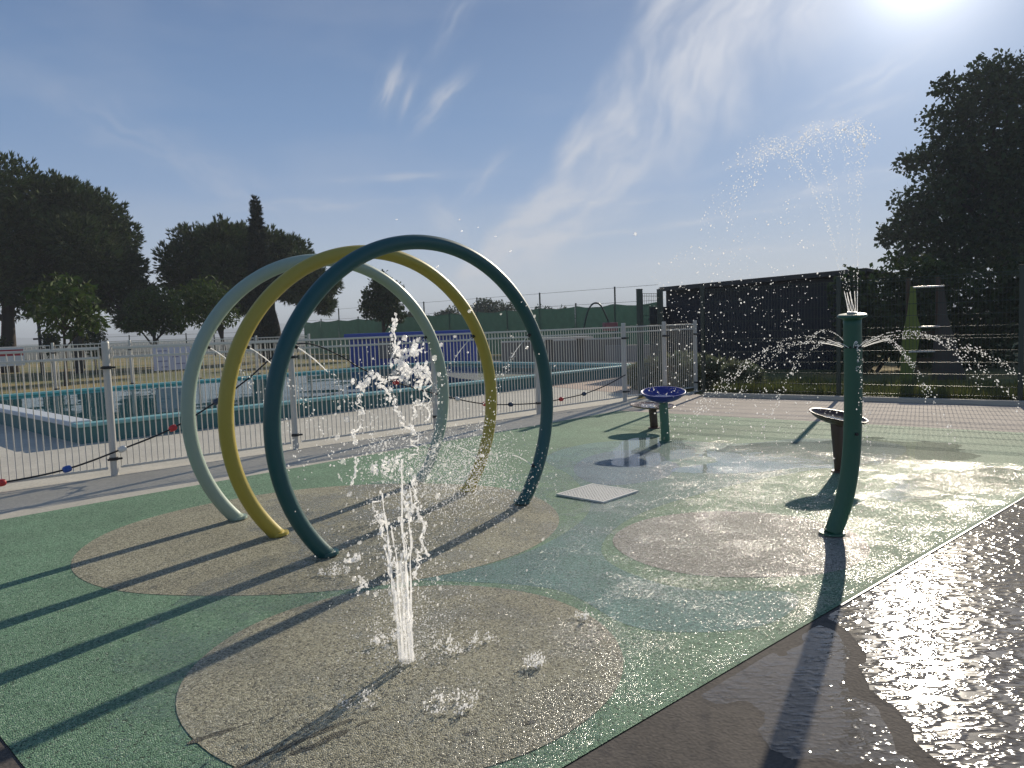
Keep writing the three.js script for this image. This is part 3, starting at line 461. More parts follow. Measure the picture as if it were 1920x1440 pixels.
// perforated drain cover
{
  const o = thing('drain_cover', [0.72, 0.002, -6.49]); tag(o, 'square white perforated drain cover set in the wet pad', 'drain cover');
  o.rotation.y = Math.PI / 4 + 0.02; const m = std(0.72, 0.70, 0.64, 0.5);
  const S = 0.47, n = 14, gs = []; for (let i = 0; i <= n; i++) { const q = -S / 2 + S * i / n; gs.push(box(0.016, 0.012, S, q, 0.008, 0), box(S, 0.011, 0.016, 0, 0.008, q)); }
  part('grating', mergeGeometries(gs), m, o);
  part('pit', box(S, 0.003, S, 0, 0.0, 0), std(0.42, 0.41, 0.37, 0.8), o);
  for (const [w, d, x, z] of [[S + 0.05, 0.022, 0, S / 2 + 0.012], [S + 0.05, 0.022, 0, -S / 2 - 0.012], [0.022, S + 0.002, S / 2 + 0.012, 0], [0.022, S + 0.002, -S / 2 - 0.012, 0]]) part('frame', box(w, 0.015, d, x, 0.0085, z), m, o);
}

// ---------------------------------------------------------------- white barrier fence and the float rope on it
M.white = std(0.68, 0.64, 0.56, 0.42); M.galv = std(0.58, 0.55, 0.50, 0.45);
const barG = new THREE.CylinderGeometry(0.0062, 0.0062, 1.30, 6), clampG = new THREE.CylinderGeometry(0.047, 0.047, 0.034, 20), clampEar = box(0.15, 0.022, 0.02);
function barrier(name, label, spots, H, pt, rot, barsFull, panelsFrom = 0) {
  const p0 = pt(spots[0]), o = thing(name, [p0[0], -0.008, -p0[1]], rot); tag(o, label, 'fence');
  spots.forEach((s, i) => {
    const x = s - spots[0], post = part('post', cyl(0.04, 0.04, H, 20), M.galv, o, [x, 0, 0]);
    part('cap', cyl(0.042, 0.036, 0.02, 20), M.white, post, [0, H - 0.002, 0]);
    for (const y of [0.19, 1.21]) { part('clamp', clampG, M.black, post, [0, y, 0]); part('clamp_bolt', clampEar, M.black, post, [0, y, 0.052]); }
    if (i === spots.length - 1) return;
    const L = spots[i + 1] - s - 0.13, xm = x + (spots[i + 1] - s) / 2, P = new THREE.Group(); P.name = 'panel'; P.position.set(xm, 0, 0); o.add(P);
    for (const y of [0.09, 1.32, 1.42]) part('rail', rbox(L, 0.026, 0.026, 0.005), M.white, P, [0, y, 0]);
    const n = Math.round(L / barsFull);
    for (let k = 0; k <= n; k++) part('bar', barG, M.white, P, [-L / 2 + 0.01 + (L - 0.02) * k / n, 0.755, 0]);
  });
  return o;
}
const FR = Math.atan2(FD[1], FD[0]);
barrier('white_fence', 'white metal bar fence between the splash pad and the swimming pool', [-10.5, -8.25, -6.02, -3.85, -1.58, 0.59, 2.89, 4.16, 5.24], 1.48, (s) => onFence(s), FR, 0.066);
{
  // far side of the pool
  const q = (s) => { const p = onPool(s, PW + 2.6); return p; };
  barrier('far_white_fence', 'white metal bar fence along the lawn on the far side of the pool', [-1.2, 0.85, 2.9, 4.95, 7.0, 9.05, 11.1], 1.48, q, Math.atan2(PU[1], PU[0]), 0.11);
}
{
  const O = onFence(-10.5, 0.05), o = thing('float_rope', [O[0], 0, -O[1]], FR); tag(o, 'black lane rope with red, white and blue floats slung along the white fence', 'rope');
  const Z = 0.045, knots = [[-9.2, 0.16], [-8.0, 0.09], [-7.09, 0.10], [-6.5, 0.15], [-5.95, 0.29], [-5.4, 0.46], [-4.88, 0.72], [-4.5, 0.95], [-4.09, 1.25], [-3.85, 1.36], [-3.6, 1.36], [-3.12, 1.15], [-2.92, 1.02], [-2.32, 0.76], [-1.23, 0.42], [-0.67, 0.29], [-0.13, 0.23], [0.6, 0.19], [1.05, 0.21], [1.64, 0.25], [2.26, 0.36], [2.8, 0.51]];
  const c = new THREE.CatmullRomCurve3(knots.map(([s, y]) => V(s + 10.5, y, Z)), false, 'centripetal'), pts = c.getPoints(180);
  part('rope', noisyTube(pts, pts.map(() => 0.010), 7), M.black, o);
  const red = std(0.55, 0.03, 0.03, 0.5), blue = std(0.03, 0.10, 0.38, 0.5), wh = std(0.75, 0.73, 0.68, 0.5), dark = std(0.03, 0.05, 0.09, 0.5);
  const fl = new THREE.LatheGeometry([[0.011, -0.042], [0.024, -0.042], [0.034, -0.028], [0.038, 0], [0.034, 0.028], [0.024, 0.042], [0.011, 0.042]].map(([r, y]) => new THREE.Vector2(r, y)), 18).rotateZ(Math.PI / 2);
  for (const [s, y, m, slope] of [[-8.0, 0.09, wh, 0], [-7.09, 0.10, red, 0.05], [-6.5, 0.15, blue, 0.2], [-5.95, 0.29, wh, 0.3], [-5.4, 0.46, red, 0.4], [-4.88, 0.72, dark, 0.55], [-2.32, 0.76, red, -0.4], [-1.23, 0.42, wh, -0.3], [-0.67, 0.29, red, -0.18], [-0.13, 0.23, dark, -0.08], [1.05, 0.21, red, 0.04], [1.64, 0.25, dark, 0.14]]) part('float', fl, m, o, [s + 10.5, y, Z], [0, 0, slope]);
}

// ---------------------------------------------------------------- tall dark wire fence and gate
M.wireGreen = std(0.014, 0.03, 0.025, 0.32);
function wirePanel(L, H) {
  const gs = [], n = Math.round(L / 0.055);
  for (let i = 0; i <= n; i++) gs.push(box(0.0045, H, 0.0045, -L / 2 + L * i / n, H / 2 + 0.04, 0));
  for (let k = 0; k <= 10; k++) { const y = 0.08 + (H - 0.1) * k / 10; gs.push(box(L, 0.009, 0.007, 0, y, 0.0065)); if (k % 5 === 0) gs.push(box(L, 0.009, 0.007, 0, y + 0.05, 0.0065)); }
  return mergeGeometries(gs);
}
function wireFence(name, label, pts, H, thick) {
  const o = thing(name, [pts[0][0], -0.02, -pts[0][1]]); tag(o, label, 'fence');
  pts.forEach(([x, d], i) => {
    const lx = x - pts[0][0], lz = -(d - pts[0][1]), nxt = pts[i + 1] ?? pts[i - 1], a = Math.atan2((nxt[1] - d), (nxt[0] - x));
    const p = part('post', rbox(thick, H + 0.05, thick, 0.008, 0, (H + 0.05) / 2, 0), M.wireGreen, o, [lx, 0, lz], [0, a, 0]); part('cap', rbox(thick + 0.006, 0.02, thick + 0.006, 0.006), M.wireGreen, p, [0, H + 0.055, 0]);
    if (i === pts.length - 1) return;
    const [bx, bd] = pts[i + 1], L = Math.hypot(bx - x, bd - d);
    part('wire_panel', wirePanel(L - thick, H - 0.06), M.wireGreen, o, [lx + (bx - x) / 2, 0, lz - (bd - d) / 2], [0, Math.atan2(bd - d, bx - x), 0]);
  });
  return o;
}
wireFence('wire_fence', 'tall dark green welded wire fence behind the spray column', [[3.84, 14.91], [5.88, 13.39], [8.02, 11.73], [10.16, 10.07]], 2.14, 0.07);
wireFence('wire_gate', 'narrow dark wire gate between two thick posts by the white fence corner', [[2.64, 15.2], [3.14, 15.62]], 2.12, 0.095);

// ---------------------------------------------------------------- dark shed
{
  const o = thing('shed', [5.05, -0.03, -24.1], Math.atan2(20.55 - 24.1, 9.65 - 5.05)); tag(o, 'long dark timber shed with a flat overhanging roof behind the wire fence', 'shed');
  const wood = std(0.022, 0.024, 0.034, 0.85), roofM = std(0.035, 0.034, 0.036, 0.7), L = 5.55, Dp = 3.2;
  const planks = 14, ph = 2.56 / planks, pg = rbox(L, ph - 0.003, 0.03, 0.002);
  for (let k = 0; k < planks; k++) part('plank', pg, wood, o, [L / 2, ph * (k + 0.5), 0.012]);
  part('wall', box(L, 2.56, 0.08, L / 2, 1.28, -0.06), wood, o);
  part('wall', box(0.1, 2.5, Dp - 0.12, 0.05, 1.25, -Dp / 2 - 0.04), wood, o); part('wall', box(0.1, 2.56, Dp - 0.12, L - 0.45, 1.28, -Dp / 2 - 0.04), wood, o); part('wall', box(L, 2.56, 0.08, L / 2, 1.28, -Dp), wood, o);
  const r = part('roof', rbox(L + 0.55, 0.09, Dp + 0.6, 0.01), roofM, o, [L / 2 + 0.18, 2.64, -Dp / 2], [0.0, 0, 0.026]); part('fascia', rbox(L + 0.57, 0.12, 0.03, 0.004), roofM, r, [0, -0.035, Dp / 2 + 0.318]);
  part('canopy_post', rbox(0.14, 2.62, 0.14, 0.01, 0, 1.31, 0), wood, o, [L + 0.16, 0, 0.0]);
  for (const z of [-0.4, -1.4, -2.4]) part('rafter', rbox(0.7, 0.12, 0.07, 0.006), wood, o, [L + 0.12, 2.6, z]);
}
{
  const o = thing('screen_fence', [4.28, -0.03, -22.9], Math.atan2(1.15, 0.8)); tag(o, 'dark solid board screen left of the shed', 'fence');
  const m = std(0.02, 0.022, 0.028, 0.85), g = rbox(0.115, 1.98, 0.03, 0.004, 0, 0.99, 0); for (let k = 0; k < 12; k++) part('board', g, m, o, [0.06 + k * 0.12, 0, (k % 2) * 0.006]);
  part('rail', box(1.44, 0.07, 0.03, 0.72, 0.4, -0.035), m, o); part('rail', box(1.44, 0.07, 0.03, 0.72, 1.6, -0.035), m, o);
}
// playground climber in the shade behind the wire fence
{
  const o = thing('playground_climber', [9.3, -0.03, -16.5], -0.35); tag(o, 'playground climber with lime and grey tapered side panels under the big tree', 'play equipment');
  const lime = std(0.16, 0.20, 0.03, 0.7), greyp = std(0.07, 0.06, 0.053, 0.8), tread = std(0.75, 0.73, 0.68, 0.25), wood = std(0.07, 0.045, 0.03, 0.8);
  const side = (pts) => new THREE.ExtrudeGeometry(new THREE.Shape(pts.map(([x, y]) => new THREE.Vector2(x, y))), { depth: 0.05, bevelEnabled: true, bevelSize: 0.006, bevelThickness: 0.006, bevelSegments: 1 });
  part('side_panel', side([[-0.62, 0], [-0.38, 0], [-0.22, 1.16], [-0.30, 1.45], [-0.33, 2.05], [-0.42, 2.1], [-0.48, 1.5], [-0.58, 1.0]]), lime, o);
  part('side_panel', side([[0.05, 0], [0.72, 0], [0.52, 0.8], [0.34, 1.4], [0.26, 2.1], [0.17, 2.1], [0.16, 1.3], [0.08, 0.8]]), greyp, o, [0, 0, -0.25]);
  for (const [x, y, w] of [[-0.08, 2.08, 0.6], [-0.06, 1.2, 0.42], [-0.2, 0.66, 0.52]]) part('step', rbox(w, 0.035, 0.34, 0.008), tread, o, [x, y, -0.08]);
  part('brace', rbox(0.6, 0.1, 0.06, 0.01), wood, o, [-0.05, 1.05, -0.3]); part('brace', rbox(0.6, 0.1, 0.06, 0.01), wood, o, [-0.05, 0.45, -0.3]);
  for (const x of [-0.4, 0.2]) part('pole', cyl(0.05, 0.05, 2.3, 12), wood, o, [x, 0, -0.5]);
}
// small white path lamp at the foot of the wire fence
{ const o = thing('path_marker', [6.05, -0.03, -13.75]); tag(o, 'small round white path marker at the foot of the wire fence', 'marker'); part('stem', cyl(0.018, 0.018, 0.12, 10), M.black, o); part('globe', new THREE.SphereGeometry(0.055, 16, 12).translate(0, 0.16, 0), M.white, o); }

// ---------------------------------------------------------------- beyond the pool
{
  const o = thing('pool_cover_box', [-6.85, -0.012, -31.2], 0.02); tag(o, 'long low blue box with a lid on the lawn behind the pool', 'storage box');
  const blue = phys(0.018, 0.06, 0.34, 0.55), lid = phys(0.022, 0.065, 0.36, 0.5);
  part('body', rbox(5.3, 1.22, 1.9, 0.02, 2.75, 0.61, -0.95), blue, o);
  const l = part('lid', rbox(5.62, 0.2, 2.15, 0.03, 2.75, 1.33, -0.95), lid, o); part('lid_edge', rbox(5.66, 0.05, 0.04, 0.01, 2.75, 1.24, 0.14), lid, l);
  for (const x of [0.9, 2.2, 3.5, 4.8]) part('rib', rbox(0.06, 1.2, 0.03, 0.008, x, 0.61, 0.012), blue, o);
  part('notice_board', rbox(0.85, 0.72, 0.03, 0.008, 1.75, 0.72, 0.045), std(0.19, 0.18, 0.175, 0.8), o);
}
{
  const o = thing('low_wall', [-0.4, -0.012, -30.2], -0.02); tag(o, 'low grey rendered wall with pale coping right of the blue box', 'wall'); const m = std(0.20, 0.185, 0.165, 0.9);
  for (let k = 0; k < 10; k++) part('block', rbox(0.495, 0.86, 0.22, 0.01, 0.25 + k * 0.5, 0.43, 0), k % 3 ? m : std(0.22, 0.20, 0.18, 0.9), o); for (let k = 0; k < 5; k++) part('coping', rbox(0.99, 0.06, 0.32, 0.012, 0.5 + k, 0.89, 0), M.galv, o);
}
{
  const o = thing('table', [1.6, -0.012, -27.4], 0.2); tag(o, 'pale slab table standing beside the low grey wall', 'table');
  part('table_top', rbox(1.9, 0.07, 0.9, 0.012, 0.4, 1.02, 0), M.galv, o); for (const x of [-0.2, 1.0]) part('leg', rbox(0.14, 0.98, 0.6, 0.01, x, 0.49, 0), std(0.08, 0.08, 0.08, 0.8), o);
}
{
  const o = thing('grey_board', [4.6, -0.012, -29.6], -0.3); tag(o, 'low pale grey bench wall near the gate beyond the pool', 'wall'); const m = std(0.30, 0.285, 0.265, 0.9); for (let k = 0; k < 4; k++) part('block', rbox(0.495, 0.62, 0.3, 0.012, k * 0.5 - 0.6, 0.31, 0), m, o);
}
{
  const o = thing('arched_frame', [3.45, -0.012, -30.6], 0.15); tag(o, 'dark arched tube frame with a small red box in front of the green netting', 'play equipment');
  const pts = [V(-0.75, 0, 0), V(-0.5, 1.1, 0), V(-0.22, 2.1, 0), V(0, 2.33, 0), V(0.22, 2.3, 0), V(0.5, 1.8, 0), V(0.75, 1.0, 0), V(1.0, 0, 0)], c = new THREE.CatmullRomCurve3(pts).getPoints(50);
  part('frame', noisyTube(c, c.map(() => 0.035), 8), M.wireGreen, o); part('seat_box', rbox(0.55, 0.34, 0.4, 0.03, 0.66, 1.36, 0), std(0.22, 0.08, 0.09, 0.6), o); part('cross_bar', bar([-0.5, 1.1, 0], [0.72, 1.1, 0], 0.02), M.wireGreen, o);
}
// tall fence with green windbreak netting
{
  const A = [-15.2, 55.5], B = [6.6, 33.2], L = Math.hypot(B[0] - A[0], B[1] - A[1]), o = thing('netting_fence', [A[0], -0.03, -A[1]], Math.atan2(B[1] - A[1], B[0] - A[0])); tag(o, 'long tall fence hung with green windbreak netting at the back of the grounds', 'fence');
  const net = new THREE.MeshPhysicalMaterial({ color: col(0.035, 0.085, 0.068), roughness: 0.9, transmission: 0.45, thickness: 0, side: THREE.DoubleSide, map: texture(256, 1.5, (u, v) => { const k = 0.75 + 0.5 * fbm(u * 8, v * 8, 401, 4, 8); return [k * 0.8, k * 0.8, k * 0.8]; }, true) });
  const n = 13; for (let k = 0; k <= n; k++) part('post', cyl(0.04, 0.04, k % 2 ? 2.55 : 3.2, 10), M.wireGreen, o, [L * k / n, 0, 0]);
  for (let k = 0; k < n; k++) {
    const w = L / n, g = new THREE.PlaneGeometry(w, 2.35, 14, 8).translate(0, 1.2, 0), p = g.attributes.position; for (let i = 0; i < p.count; i++) { const x = p.getX(i), y = p.getY(i); p.setZ(i, 0.06 + 0.07 * (fbm(x * 1.3 + k * 7, y * 0.8, 403, 3) - 0.5)); if (y > 2.3) p.setY(i, y - 0.09 * Math.cos(x / w * Math.PI) + 0.04 * vnoise(x * 2, k, 405)); } g.computeVertexNormals(); const uv = g.attributes.uv; for (let i = 0; i < uv.count; i++) uv.setXY(i, uv.getX(i) * w, uv.getY(i) * 2.35);
    part('netting', g, net, o, [w * (k + 0.5), 0, 0]);
  }
  for (const y of [2.46, 3.14]) part('wire', bar([0, y, 0], [L, y, 0], 0.008), M.wireGreen, o);
}
// signs on the far fence
{
  const p = onPool(6.15, PW + 2.5), o = thing('banner', [p[0], 0, -p[1]], Math.atan2(PU[1], PU[0])); tag(o, 'pale lilac banner tied to the far white fence', 'banner');
  part('cloth', rbox(1.15, 0.72, 0.012, 0.004, 0, 0.87, 0), std(0.58, 0.55, 0.62, 0.8), o); const ink = std(0.30, 0.28, 0.38, 0.9);
  for (const [x, y, w] of [[-0.3, 1.12, 0.3], [-0.33, 0.98, 0.22], [0.1, 0.92, 0.2], [-0.3, 0.8, 0.3], [0.25, 0.7, 0.28], [-0.25, 0.62, 0.2]]) part('print', box(w, 0.035, 0.003, x, y, 0.008), ink, o);
  const q = onPool(1.8, PW + 2.5), s = thing('sign', [q[0], 0, -q[1]], Math.atan2(PU[1], PU[0])); tag(s, 'small red and white sign on the far white fence at the left', 'sign');
  part('plate', rbox(0.75, 0.5, 0.012, 0.004, 0, 1.15, 0), std(0.6, 0.58, 0.56, 0.6), s); part('red_band', box(0.7, 0.17, 0.003, 0, 1.26, 0.008), std(0.35, 0.03, 0.04, 0.6), s); part('red_band', box(0.7, 0.05, 0.003, 0, 1.0, 0.008), std(0.35, 0.03, 0.04, 0.6), s);
}
// goal frame and poles on the lawn
{ const o = thing('rail_frame', [-22.6, -0.03, -36]); tag(o, 'dark post and rail frame under the big pine', 'frame'); part('post', cyl(0.08, 0.07, 3.2, 10), M.black, o); part('post', rbox(0.3, 1.9, 0.3, 0.02, 1.78, 0.95, 0), M.black, o); part('rail', bar([-0.3, 1.72, 0], [1.7, 1.78, 0], 0.05), M.black, o); }
{ const A = [-34, 58], B = [-9, 62], n = 12, o = thing('field_fence', [A[0], -0.03, -A[1]], Math.atan2(B[1] - A[1], B[0] - A[0])); tag(o, 'thin post and wire fence along the far edge of the lawn', 'fence'); const L = Math.hypot(B[0] - A[0], B[1] - A[1]); for (let k = 0; k <= n; k++) part('post', cyl(0.05, 0.045, 1.9, 8), M.wireGreen, o, [L * k / n, 0, 0]); for (const y of [0.5, 1.0, 1.45, 1.8]) part('wire', bar([0, y, 0], [L, y, 0], 0.012), M.wireGreen, o); }

// ---------------------------------------------------------------- plants
const leafMat = (r, g, b, tr = 0.3) => new THREE.MeshPhysicalMaterial({ color: col(r, g, b), roughness: 0.75, specularIntensity: 0.35, transmission: tr, thickness: 0, vertexColors: true, side: THREE.DoubleSide });
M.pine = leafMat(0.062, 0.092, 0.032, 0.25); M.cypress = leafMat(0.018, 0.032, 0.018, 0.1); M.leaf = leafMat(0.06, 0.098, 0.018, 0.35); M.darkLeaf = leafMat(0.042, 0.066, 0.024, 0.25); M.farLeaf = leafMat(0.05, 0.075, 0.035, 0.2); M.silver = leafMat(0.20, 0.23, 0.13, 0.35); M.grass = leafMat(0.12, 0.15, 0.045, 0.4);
M.bark = std(0.05, 0.038, 0.03, 0.95);
// leaves: kites scattered through clumps; kind 'needles' makes outward brushes
function foliage(clumps, count, size, seed, kind = 'leaf', shell = 0.55) {
  const rnd = rngOf(seed), pos = [], cl = [], vol = clumps.map((c) => c[3] ** 2), sum = vol.reduce((a, b) => a + b, 0), v = V(0, 0, 0), a = V(0, 0, 0), b = V(0, 0, 0), n = V(0, 0, 0), up = V(0, 1, 0);
  const tri = (p, q, r, k) => { pos.push(p.x, p.y, p.z, q.x, q.y, q.z, r.x, r.y, r.z); for (let i = 0; i < 3; i++) cl.push(k[0], k[1], k[2]); };
  clumps.forEach((c, ci) => {
    const m = Math.round(count * vol[ci] / sum);
    for (let i = 0; i < m; i++) {
      const z = rnd() * 2 - 1, t = rnd() * 6.283, q = Math.sqrt(1 - z * z); n.set(q * Math.cos(t), z, q * Math.sin(t));
      const bump = 0.72 + 0.5 * vnoise(n.x * 2.6 + ci * 7, n.y * 2.6 + n.z * 2.1, seed), rr = c[3] * bump * (rnd() < 0.75 ? shell + (1 - shell) * Math.sqrt(rnd()) : Math.cbrt(rnd()) * shell);
      v.set(c[0] + n.x * rr, c[1] + n.y * rr * 0.92, c[2] + n.z * rr);
      const h = 0.65 + 0.7 * rnd(), k = [h * (0.9 + 0.25 * rnd()), h, h * (0.85 + 0.3 * rnd())], s = size * (0.6 + 0.8 * rnd());
      if (kind === 'needles') {
        for (let f = 0; f < 5; f++) { a.set(n.x + (rnd() - 0.5) * 1.3, n.y + 0.35 + (rnd() - 0.5) * 1.0, n.z + (rnd() - 0.5) * 1.3).normalize(); b.set(rnd() - 0.5, rnd() - 0.5, rnd() - 0.5).cross(a).normalize().multiplyScalar(s * 0.17); tri(v.clone().add(b), v.clone().sub(b), v.clone().addScaledVector(a, s), k); }
      } else {
        a.set(rnd() - 0.5, rnd() - 0.5, rnd() - 0.5).normalize().lerp(n, 0.3); if (kind === 'droop') a.y -= 0.4; a.normalize(); b.set(rnd() - 0.5, rnd() - 0.5, rnd() - 0.5).cross(a).normalize();
        const p0 = v.clone(), p1 = v.clone().addScaledVector(a, s), w = kind === 'droop' ? 0.2 : 0.32, l = v.clone().addScaledVector(a, s * 0.5).addScaledVector(b, s * w), r = v.clone().addScaledVector(a, s * 0.5).addScaledVector(b, -s * w).addScaledVector(up, s * 0.1);
        tri(p0, l, p1, k); tri(p0, p1, r, k);
      }
    }
  });
  const g = new THREE.BufferGeometry(); g.setAttribute('position', new THREE.Float32BufferAttribute(pos, 3)); g.setAttribute('color', new THREE.Float32BufferAttribute(cl, 3)); g.computeVertexNormals(); return g;
}
const deep = (clumps, k, seed) => { const r = rngOf(seed); return clumps.flatMap((c) => [c, [c[0] + (r() - 0.5) * c[3] * 0.4, c[1] - 0.05 * c[3], c[2] + k * c[3] * (0.8 + 0.5 * r()), c[3] * 0.85], [c[0] + (r() - 0.5) * c[3] * 0.4, c[1] - 0.05 * c[3], c[2] - k * c[3] * (0.8 + 0.5 * r()), c[3] * 0.85]]); };
function limbs(base, top, r0, clumps, seed, share = 1) {     // trunk and limbs into the clumps
  const rnd = rngOf(seed), gs = [], pts = [], rad = [], n = 12; for (let i = 0; i <= n; i++) { const t = i / n; pts.push(V(lerp(base[0], top[0], t) + 0.12 * r0 * 8 * (vnoise(t * 3, seed, 3) - 0.5) * t, lerp(base[1], top[1], t), lerp(base[2], top[2], t) + 0.1 * r0 * 8 * (vnoise(t * 3, seed, 9) - 0.5) * t)); rad.push(r0 * (1.25 - 0.25 * Math.min(1, t * 6)) * (1 - 0.62 * t)); }
  gs.push(noisyTube(pts, rad, 10));
  for (const c of clumps) { if (rnd() > share) continue; const s = pts[Math.floor(n * (0.45 + 0.5 * rnd()))], e = V(c[0], c[1], c[2]), m = s.clone().lerp(e, 0.5).add(V(0, 0.12 * s.distanceTo(e), 0)); gs.push(noisyTube([s, s.clone().lerp(m, 0.6), m, m.clone().lerp(e, 0.6), e], [r0 * 0.42, r0 * 0.34, r0 * 0.26, r0 * 0.18, r0 * 0.06], 7)); }
  return mergeGeometries(gs);
}
function tree(name, label, data, o) {
  const t = thing(name, [data.base[0], -0.03, data.base[1]]); tag(t, label, 'tree', o.group);
  const cl = o.deep ? deep(data.clumps, o.deep, o.seed) : data.clumps;
  part('trunk', limbs([0, 0, 0], o.top, o.r0, data.clumps, o.seed + 1, o.share ?? 1), M.bark, t);
  part('crown', foliage(cl, o.count, o.size, o.seed + 2, o.kind, o.shell), o.mat, t); return t;
}
tree('umbrella_pine', 'huge dark umbrella pine at the left edge, nearest to the frame', CLUMPS.pineA, { top: [0.6, 6.5, 0], r0: 0.42, count: 19000, size: 0.27, kind: 'needles', mat: M.pine, seed: 1001, deep: 0.8, group: 'pines beyond the pool' });
tree('umbrella_pine', 'broad dark pine right behind the leafy young tree at the left', CLUMPS.pineB, { top: [0.3, 6.2, 0], r0: 0.27, count: 18000, size: 0.26, kind: 'needles', mat: M.pine, seed: 1011, deep: 0.8, group: 'pines beyond the pool' });
tree('umbrella_pine', 'wide round topped umbrella pine behind the hoops', CLUMPS.pineC, { top: [-0.6, 5.6, 0], r0: 0.46, count: 21000, size: 0.25, kind: 'needles', mat: M.pine, seed: 1021, deep: 0.9, group: 'pines beyond the pool' });
{ const b = [-13.85, -42], cl = []; for (let i = 0; i < 34; i++) { const t = i / 33; cl.push([0.03 * Math.sin(i * 2.1), 0.7 + t * 8.3, 0.03 * Math.cos(i * 1.7), 0.13 + 0.58 * Math.pow(1 - t, 0.75) * Math.min(1, 0.6 + t * 4)]); } tree('cypress', 'slender dark cypress rising above the umbrella pine', { base: b, clumps: cl }, { top: [0, 8.4, 0], r0: 0.2, count: 8000, size: 0.22, kind: 'needles', mat: M.cypress, seed: 1031, share: 0.2, shell: 0.7 }); }
tree('young_tree', 'leafy young tree with large leaves in front of the left pines', CLUMPS.leafy, { top: [0.1, 2.6, 0], r0: 0.07, count: 1500, size: 0.24, kind: 'droop', mat: M.leaf, seed: 1041, deep: 0.6 });
tree('round_tree', 'small round tree with forked trunk between the two pines', CLUMPS.small, { top: [0, 2.4, 0], r0: 0.13, count: 5200, size: 0.17, mat: M.leaf, seed: 1051, deep: 0.7 });
tree('leafy_tree', 'leafy tree in front of the umbrella pine behind the pale hoop', CLUMPS.shrub, { top: [-0.5, 2.6, 0], r0: 0.1, count: 3400, size: 0.19, kind: 'droop', mat: M.leaf, seed: 1061, deep: 0.7 });
tree('bushy_tree', 'dense bushy tree seen through the hoops above the blue box', CLUMPS.tree720, { top: [0.1, 3.4, 0], r0: 0.14, count: 5200, size: 0.18, mat: M.darkLeaf, seed: 1071, deep: 0.8 });
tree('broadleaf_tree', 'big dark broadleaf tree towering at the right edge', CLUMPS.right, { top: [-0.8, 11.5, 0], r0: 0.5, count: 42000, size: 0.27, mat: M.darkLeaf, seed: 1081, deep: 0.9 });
function shrub(name, label, x, d, clumps, count, size, mat, seed, kind, group) { const t = thing(name, [x, -0.03, -d]); tag(t, label, 'shrub', group); part('foliage', foliage(clumps, count, size, seed, kind), mat, t); const c = clumps[0]; part('stem', noisyTube([V(0, 0, 0), V(c[0] * 0.5, c[1] * 0.5, c[2] * 0.5), V(c[0], c[1], c[2])], [0.05, 0.04, 0.02], 7), M.bark, t); return t; }
shrub('topiary', 'dark egg shaped clipped shrub on the lawn left of the fence post', -18.9, 34, [[0, 1.95, 0, 0.52], [0, 1.5, 0, 0.5], [0, 1.05, 0, 0.36], [0.05, 2.3, 0, 0.35]], 2600, 0.10, M.darkLeaf, 1101, 'leaf', 'clipped shrubs on the lawn');
shrub('topiary', 'small dark round clipped shrub beside the rail frame', -20.85, 34, [[0, 1.7, 0, 0.36], [0, 1.4, 0, 0.33], [0, 1.05, 0, 0.2]], 1500, 0.10, M.darkLeaf, 1103, 'leaf', 'clipped shrubs on the lawn');
shrub('shrub', 'dark loose shrub at the foot of the leftmost pine', -21.8, 31, [[0, 1.1, 0, 0.8], [0.5, 1.5, 0, 0.5], [-0.6, 1.4, 0.2, 0.7], [-1.2, 1.0, 0, 0.8]], 3000, 0.14, M.darkLeaf, 1105);
// distant trees behind the netting
[[-8.6, 88, 1.5, 'low dark distant tree at the left of the row behind the netting'], [-6.3, 86, 1.9, 'round dark distant tree behind the netting beside the yellow hoop'], [-3.7, 86, 2.5, 'tallest dark distant tree of the row behind the netting'], [-1.0, 87, 2.2, 'broad dark distant tree behind the netting inside the teal hoop'], [4.6, 84, 1.7, 'lone dark distant tree above the netting right of the teal hoop'], [-11.6, 80, 1.3, 'small dark distant bush beside the bushy tree'], [1.8, 90, 1.5, 'dark distant tree hidden behind the right side of the teal hoop']].forEach(([x, d, r, label], k) => {
  const rnd = rngOf(1200 + k), cl = []; for (let i = 0; i < 9; i++) cl.push([gauss(rnd) * r * 1.3, 1.6 + r * 0.75 + gauss(rnd) * r * 0.5 - 0.5, gauss(rnd) * r, r * (0.45 + 0.3 * rnd())]);
  tree('distant_tree', label, { base: [x, -d], clumps: cl }, { top: [0, 2.2, 0], r0: 0.15, count: 3200, size: 0.26, mat: M.farLeaf, seed: 1210 + k * 5, share: 0.3, group: 'distant trees behind the netting' });
});
// dark shrubs behind the wire fence
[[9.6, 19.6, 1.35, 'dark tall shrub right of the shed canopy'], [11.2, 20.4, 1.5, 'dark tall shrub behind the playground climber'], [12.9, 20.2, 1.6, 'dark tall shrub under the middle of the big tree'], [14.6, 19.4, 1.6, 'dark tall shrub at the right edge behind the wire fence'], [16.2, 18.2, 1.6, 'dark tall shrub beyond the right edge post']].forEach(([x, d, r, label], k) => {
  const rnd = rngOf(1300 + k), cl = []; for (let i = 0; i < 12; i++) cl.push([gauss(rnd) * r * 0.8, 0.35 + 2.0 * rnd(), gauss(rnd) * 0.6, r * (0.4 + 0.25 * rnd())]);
  shrub('shrub', label, x, d, cl, 5200, 0.15, M.darkLeaf, 1310 + k, 'leaf', 'dark shrubs behind the wire fence');
});
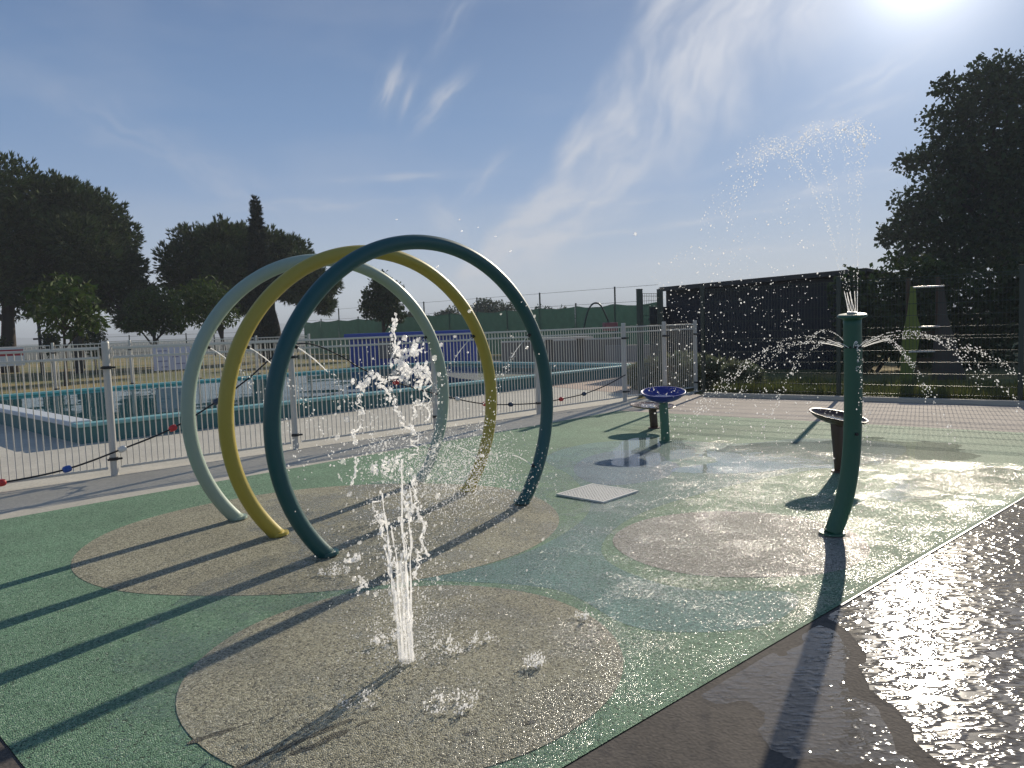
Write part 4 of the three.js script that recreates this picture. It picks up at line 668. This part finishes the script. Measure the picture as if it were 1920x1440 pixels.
// silvery cushion plants behind the gate
[[3.05, 16.9, 0.42, 'silvery cushion plant just right of the gate post'], [3.75, 17.1, 0.5, 'largest silvery cushion plant behind the white fence corner'], [4.4, 16.8, 0.42, 'silvery cushion plant next to the first wire fence post'], [5.0, 16.0, 0.36, 'small silvery plant behind the wire fence']].forEach(([x, d, r, label], k) => { const rnd = rngOf(1400 + k), cl = []; for (let i = 0; i < 6; i++) cl.push([gauss(rnd) * r * 0.8, r * 0.6 + 0.1 * rnd(), gauss(rnd) * r * 0.5, r * 0.7]); shrub('cushion_plant', label, x, d, cl, 1500, 0.16, M.silver, 1410 + k, 'needles', 'silvery plants by the gate'); });
// rough grass along the wire fence
{
  const rnd = rngOf(1500), n = 5200, g = new THREE.BufferGeometry(), p = []; for (let f = 0; f < 5; f++) { const a = f * 1.257, x = Math.cos(a), z = Math.sin(a); p.push(-z * 0.008, 0, x * 0.008, z * 0.008, 0, -x * 0.008, x * 0.09, 0.24 - f * 0.02, z * 0.09); } g.setAttribute('position', new THREE.Float32BufferAttribute(p, 3)); g.computeVertexNormals(); g.setAttribute('color', new THREE.Float32BufferAttribute(p.map(() => 1), 3));
  const m = new THREE.InstancedMesh(g, M.grass, n), mt = new THREE.Matrix4(), q = new THREE.Quaternion(), c = new THREE.Color();
  for (let i = 0; i < n; i++) { const t = rnd() * 7.6, w = 0.12 + 2.4 * rnd() ** 1.6, x = 3.9 + 0.79 * t + 0.61 * w, d = 14.86 - 0.613 * t + 0.79 * w, s = 0.5 + 1.1 * rnd() * fbm(x * 1.4, d * 1.4, 1501, 3) * 1.6; q.setFromAxisAngle(V(0, 1, 0), rnd() * 6.28); m.setMatrixAt(i, mt.compose(V(x, -0.03, -d), q, V(1.3, s, 1.3))); const k = 0.6 + 0.8 * rnd(), y = rnd() < 0.25 ? 1.6 : 1; c.setRGB(k * y, k * (y > 1 ? 1.25 : 1), k); m.setColorAt(i, c); }
  m.name = 'rough_grass'; scene.add(m); tag(m, 'rough weedy grass along the foot of the wire fence', 'grass', null, 'stuff');
}
// far hills
struct('field', sheet([[-1500, 64], [1500, 64], [1500, 2590], [-1500, 2590]]), paving(0.075, 0.082, 0.065, 0.4, 40), -0.022).geometry.setAttribute('color', new THREE.Float32BufferAttribute(new Float32Array(12).fill(1), 3));
{
  const g = new THREE.BufferGeometry(), p = [], idx = [], n = 160; for (let i = 0; i <= n; i++) { const a = (-75 + 150 * i / n) * Math.PI / 180, r = 1700, h = 8 + 26 * fbm(i * 0.11, 3, 1601, 4); p.push(Math.sin(a) * r, -1, -Math.cos(a) * r, Math.sin(a) * (r + 260), h, -Math.cos(a) * (r + 260), Math.sin(a) * (r + 600), -1, -Math.cos(a) * (r + 600)); }
  for (let i = 0; i < n; i++) { const a = i * 3; idx.push(a, a + 3, a + 1, a + 3, a + 4, a + 1, a + 1, a + 4, a + 2, a + 4, a + 5, a + 2); } g.setAttribute('position', new THREE.Float32BufferAttribute(p, 3)); g.setIndex(idx); g.computeVertexNormals(); struct('hills', g, std(0.09, 0.11, 0.10, 1), 0);
}
// thin haze, added to lift the dark trees like lens glare
scene.fog = new THREE.FogExp2(new THREE.Color(0.80, 0.87, 0.95), 0.0010);
renderer.render(scene, camera);
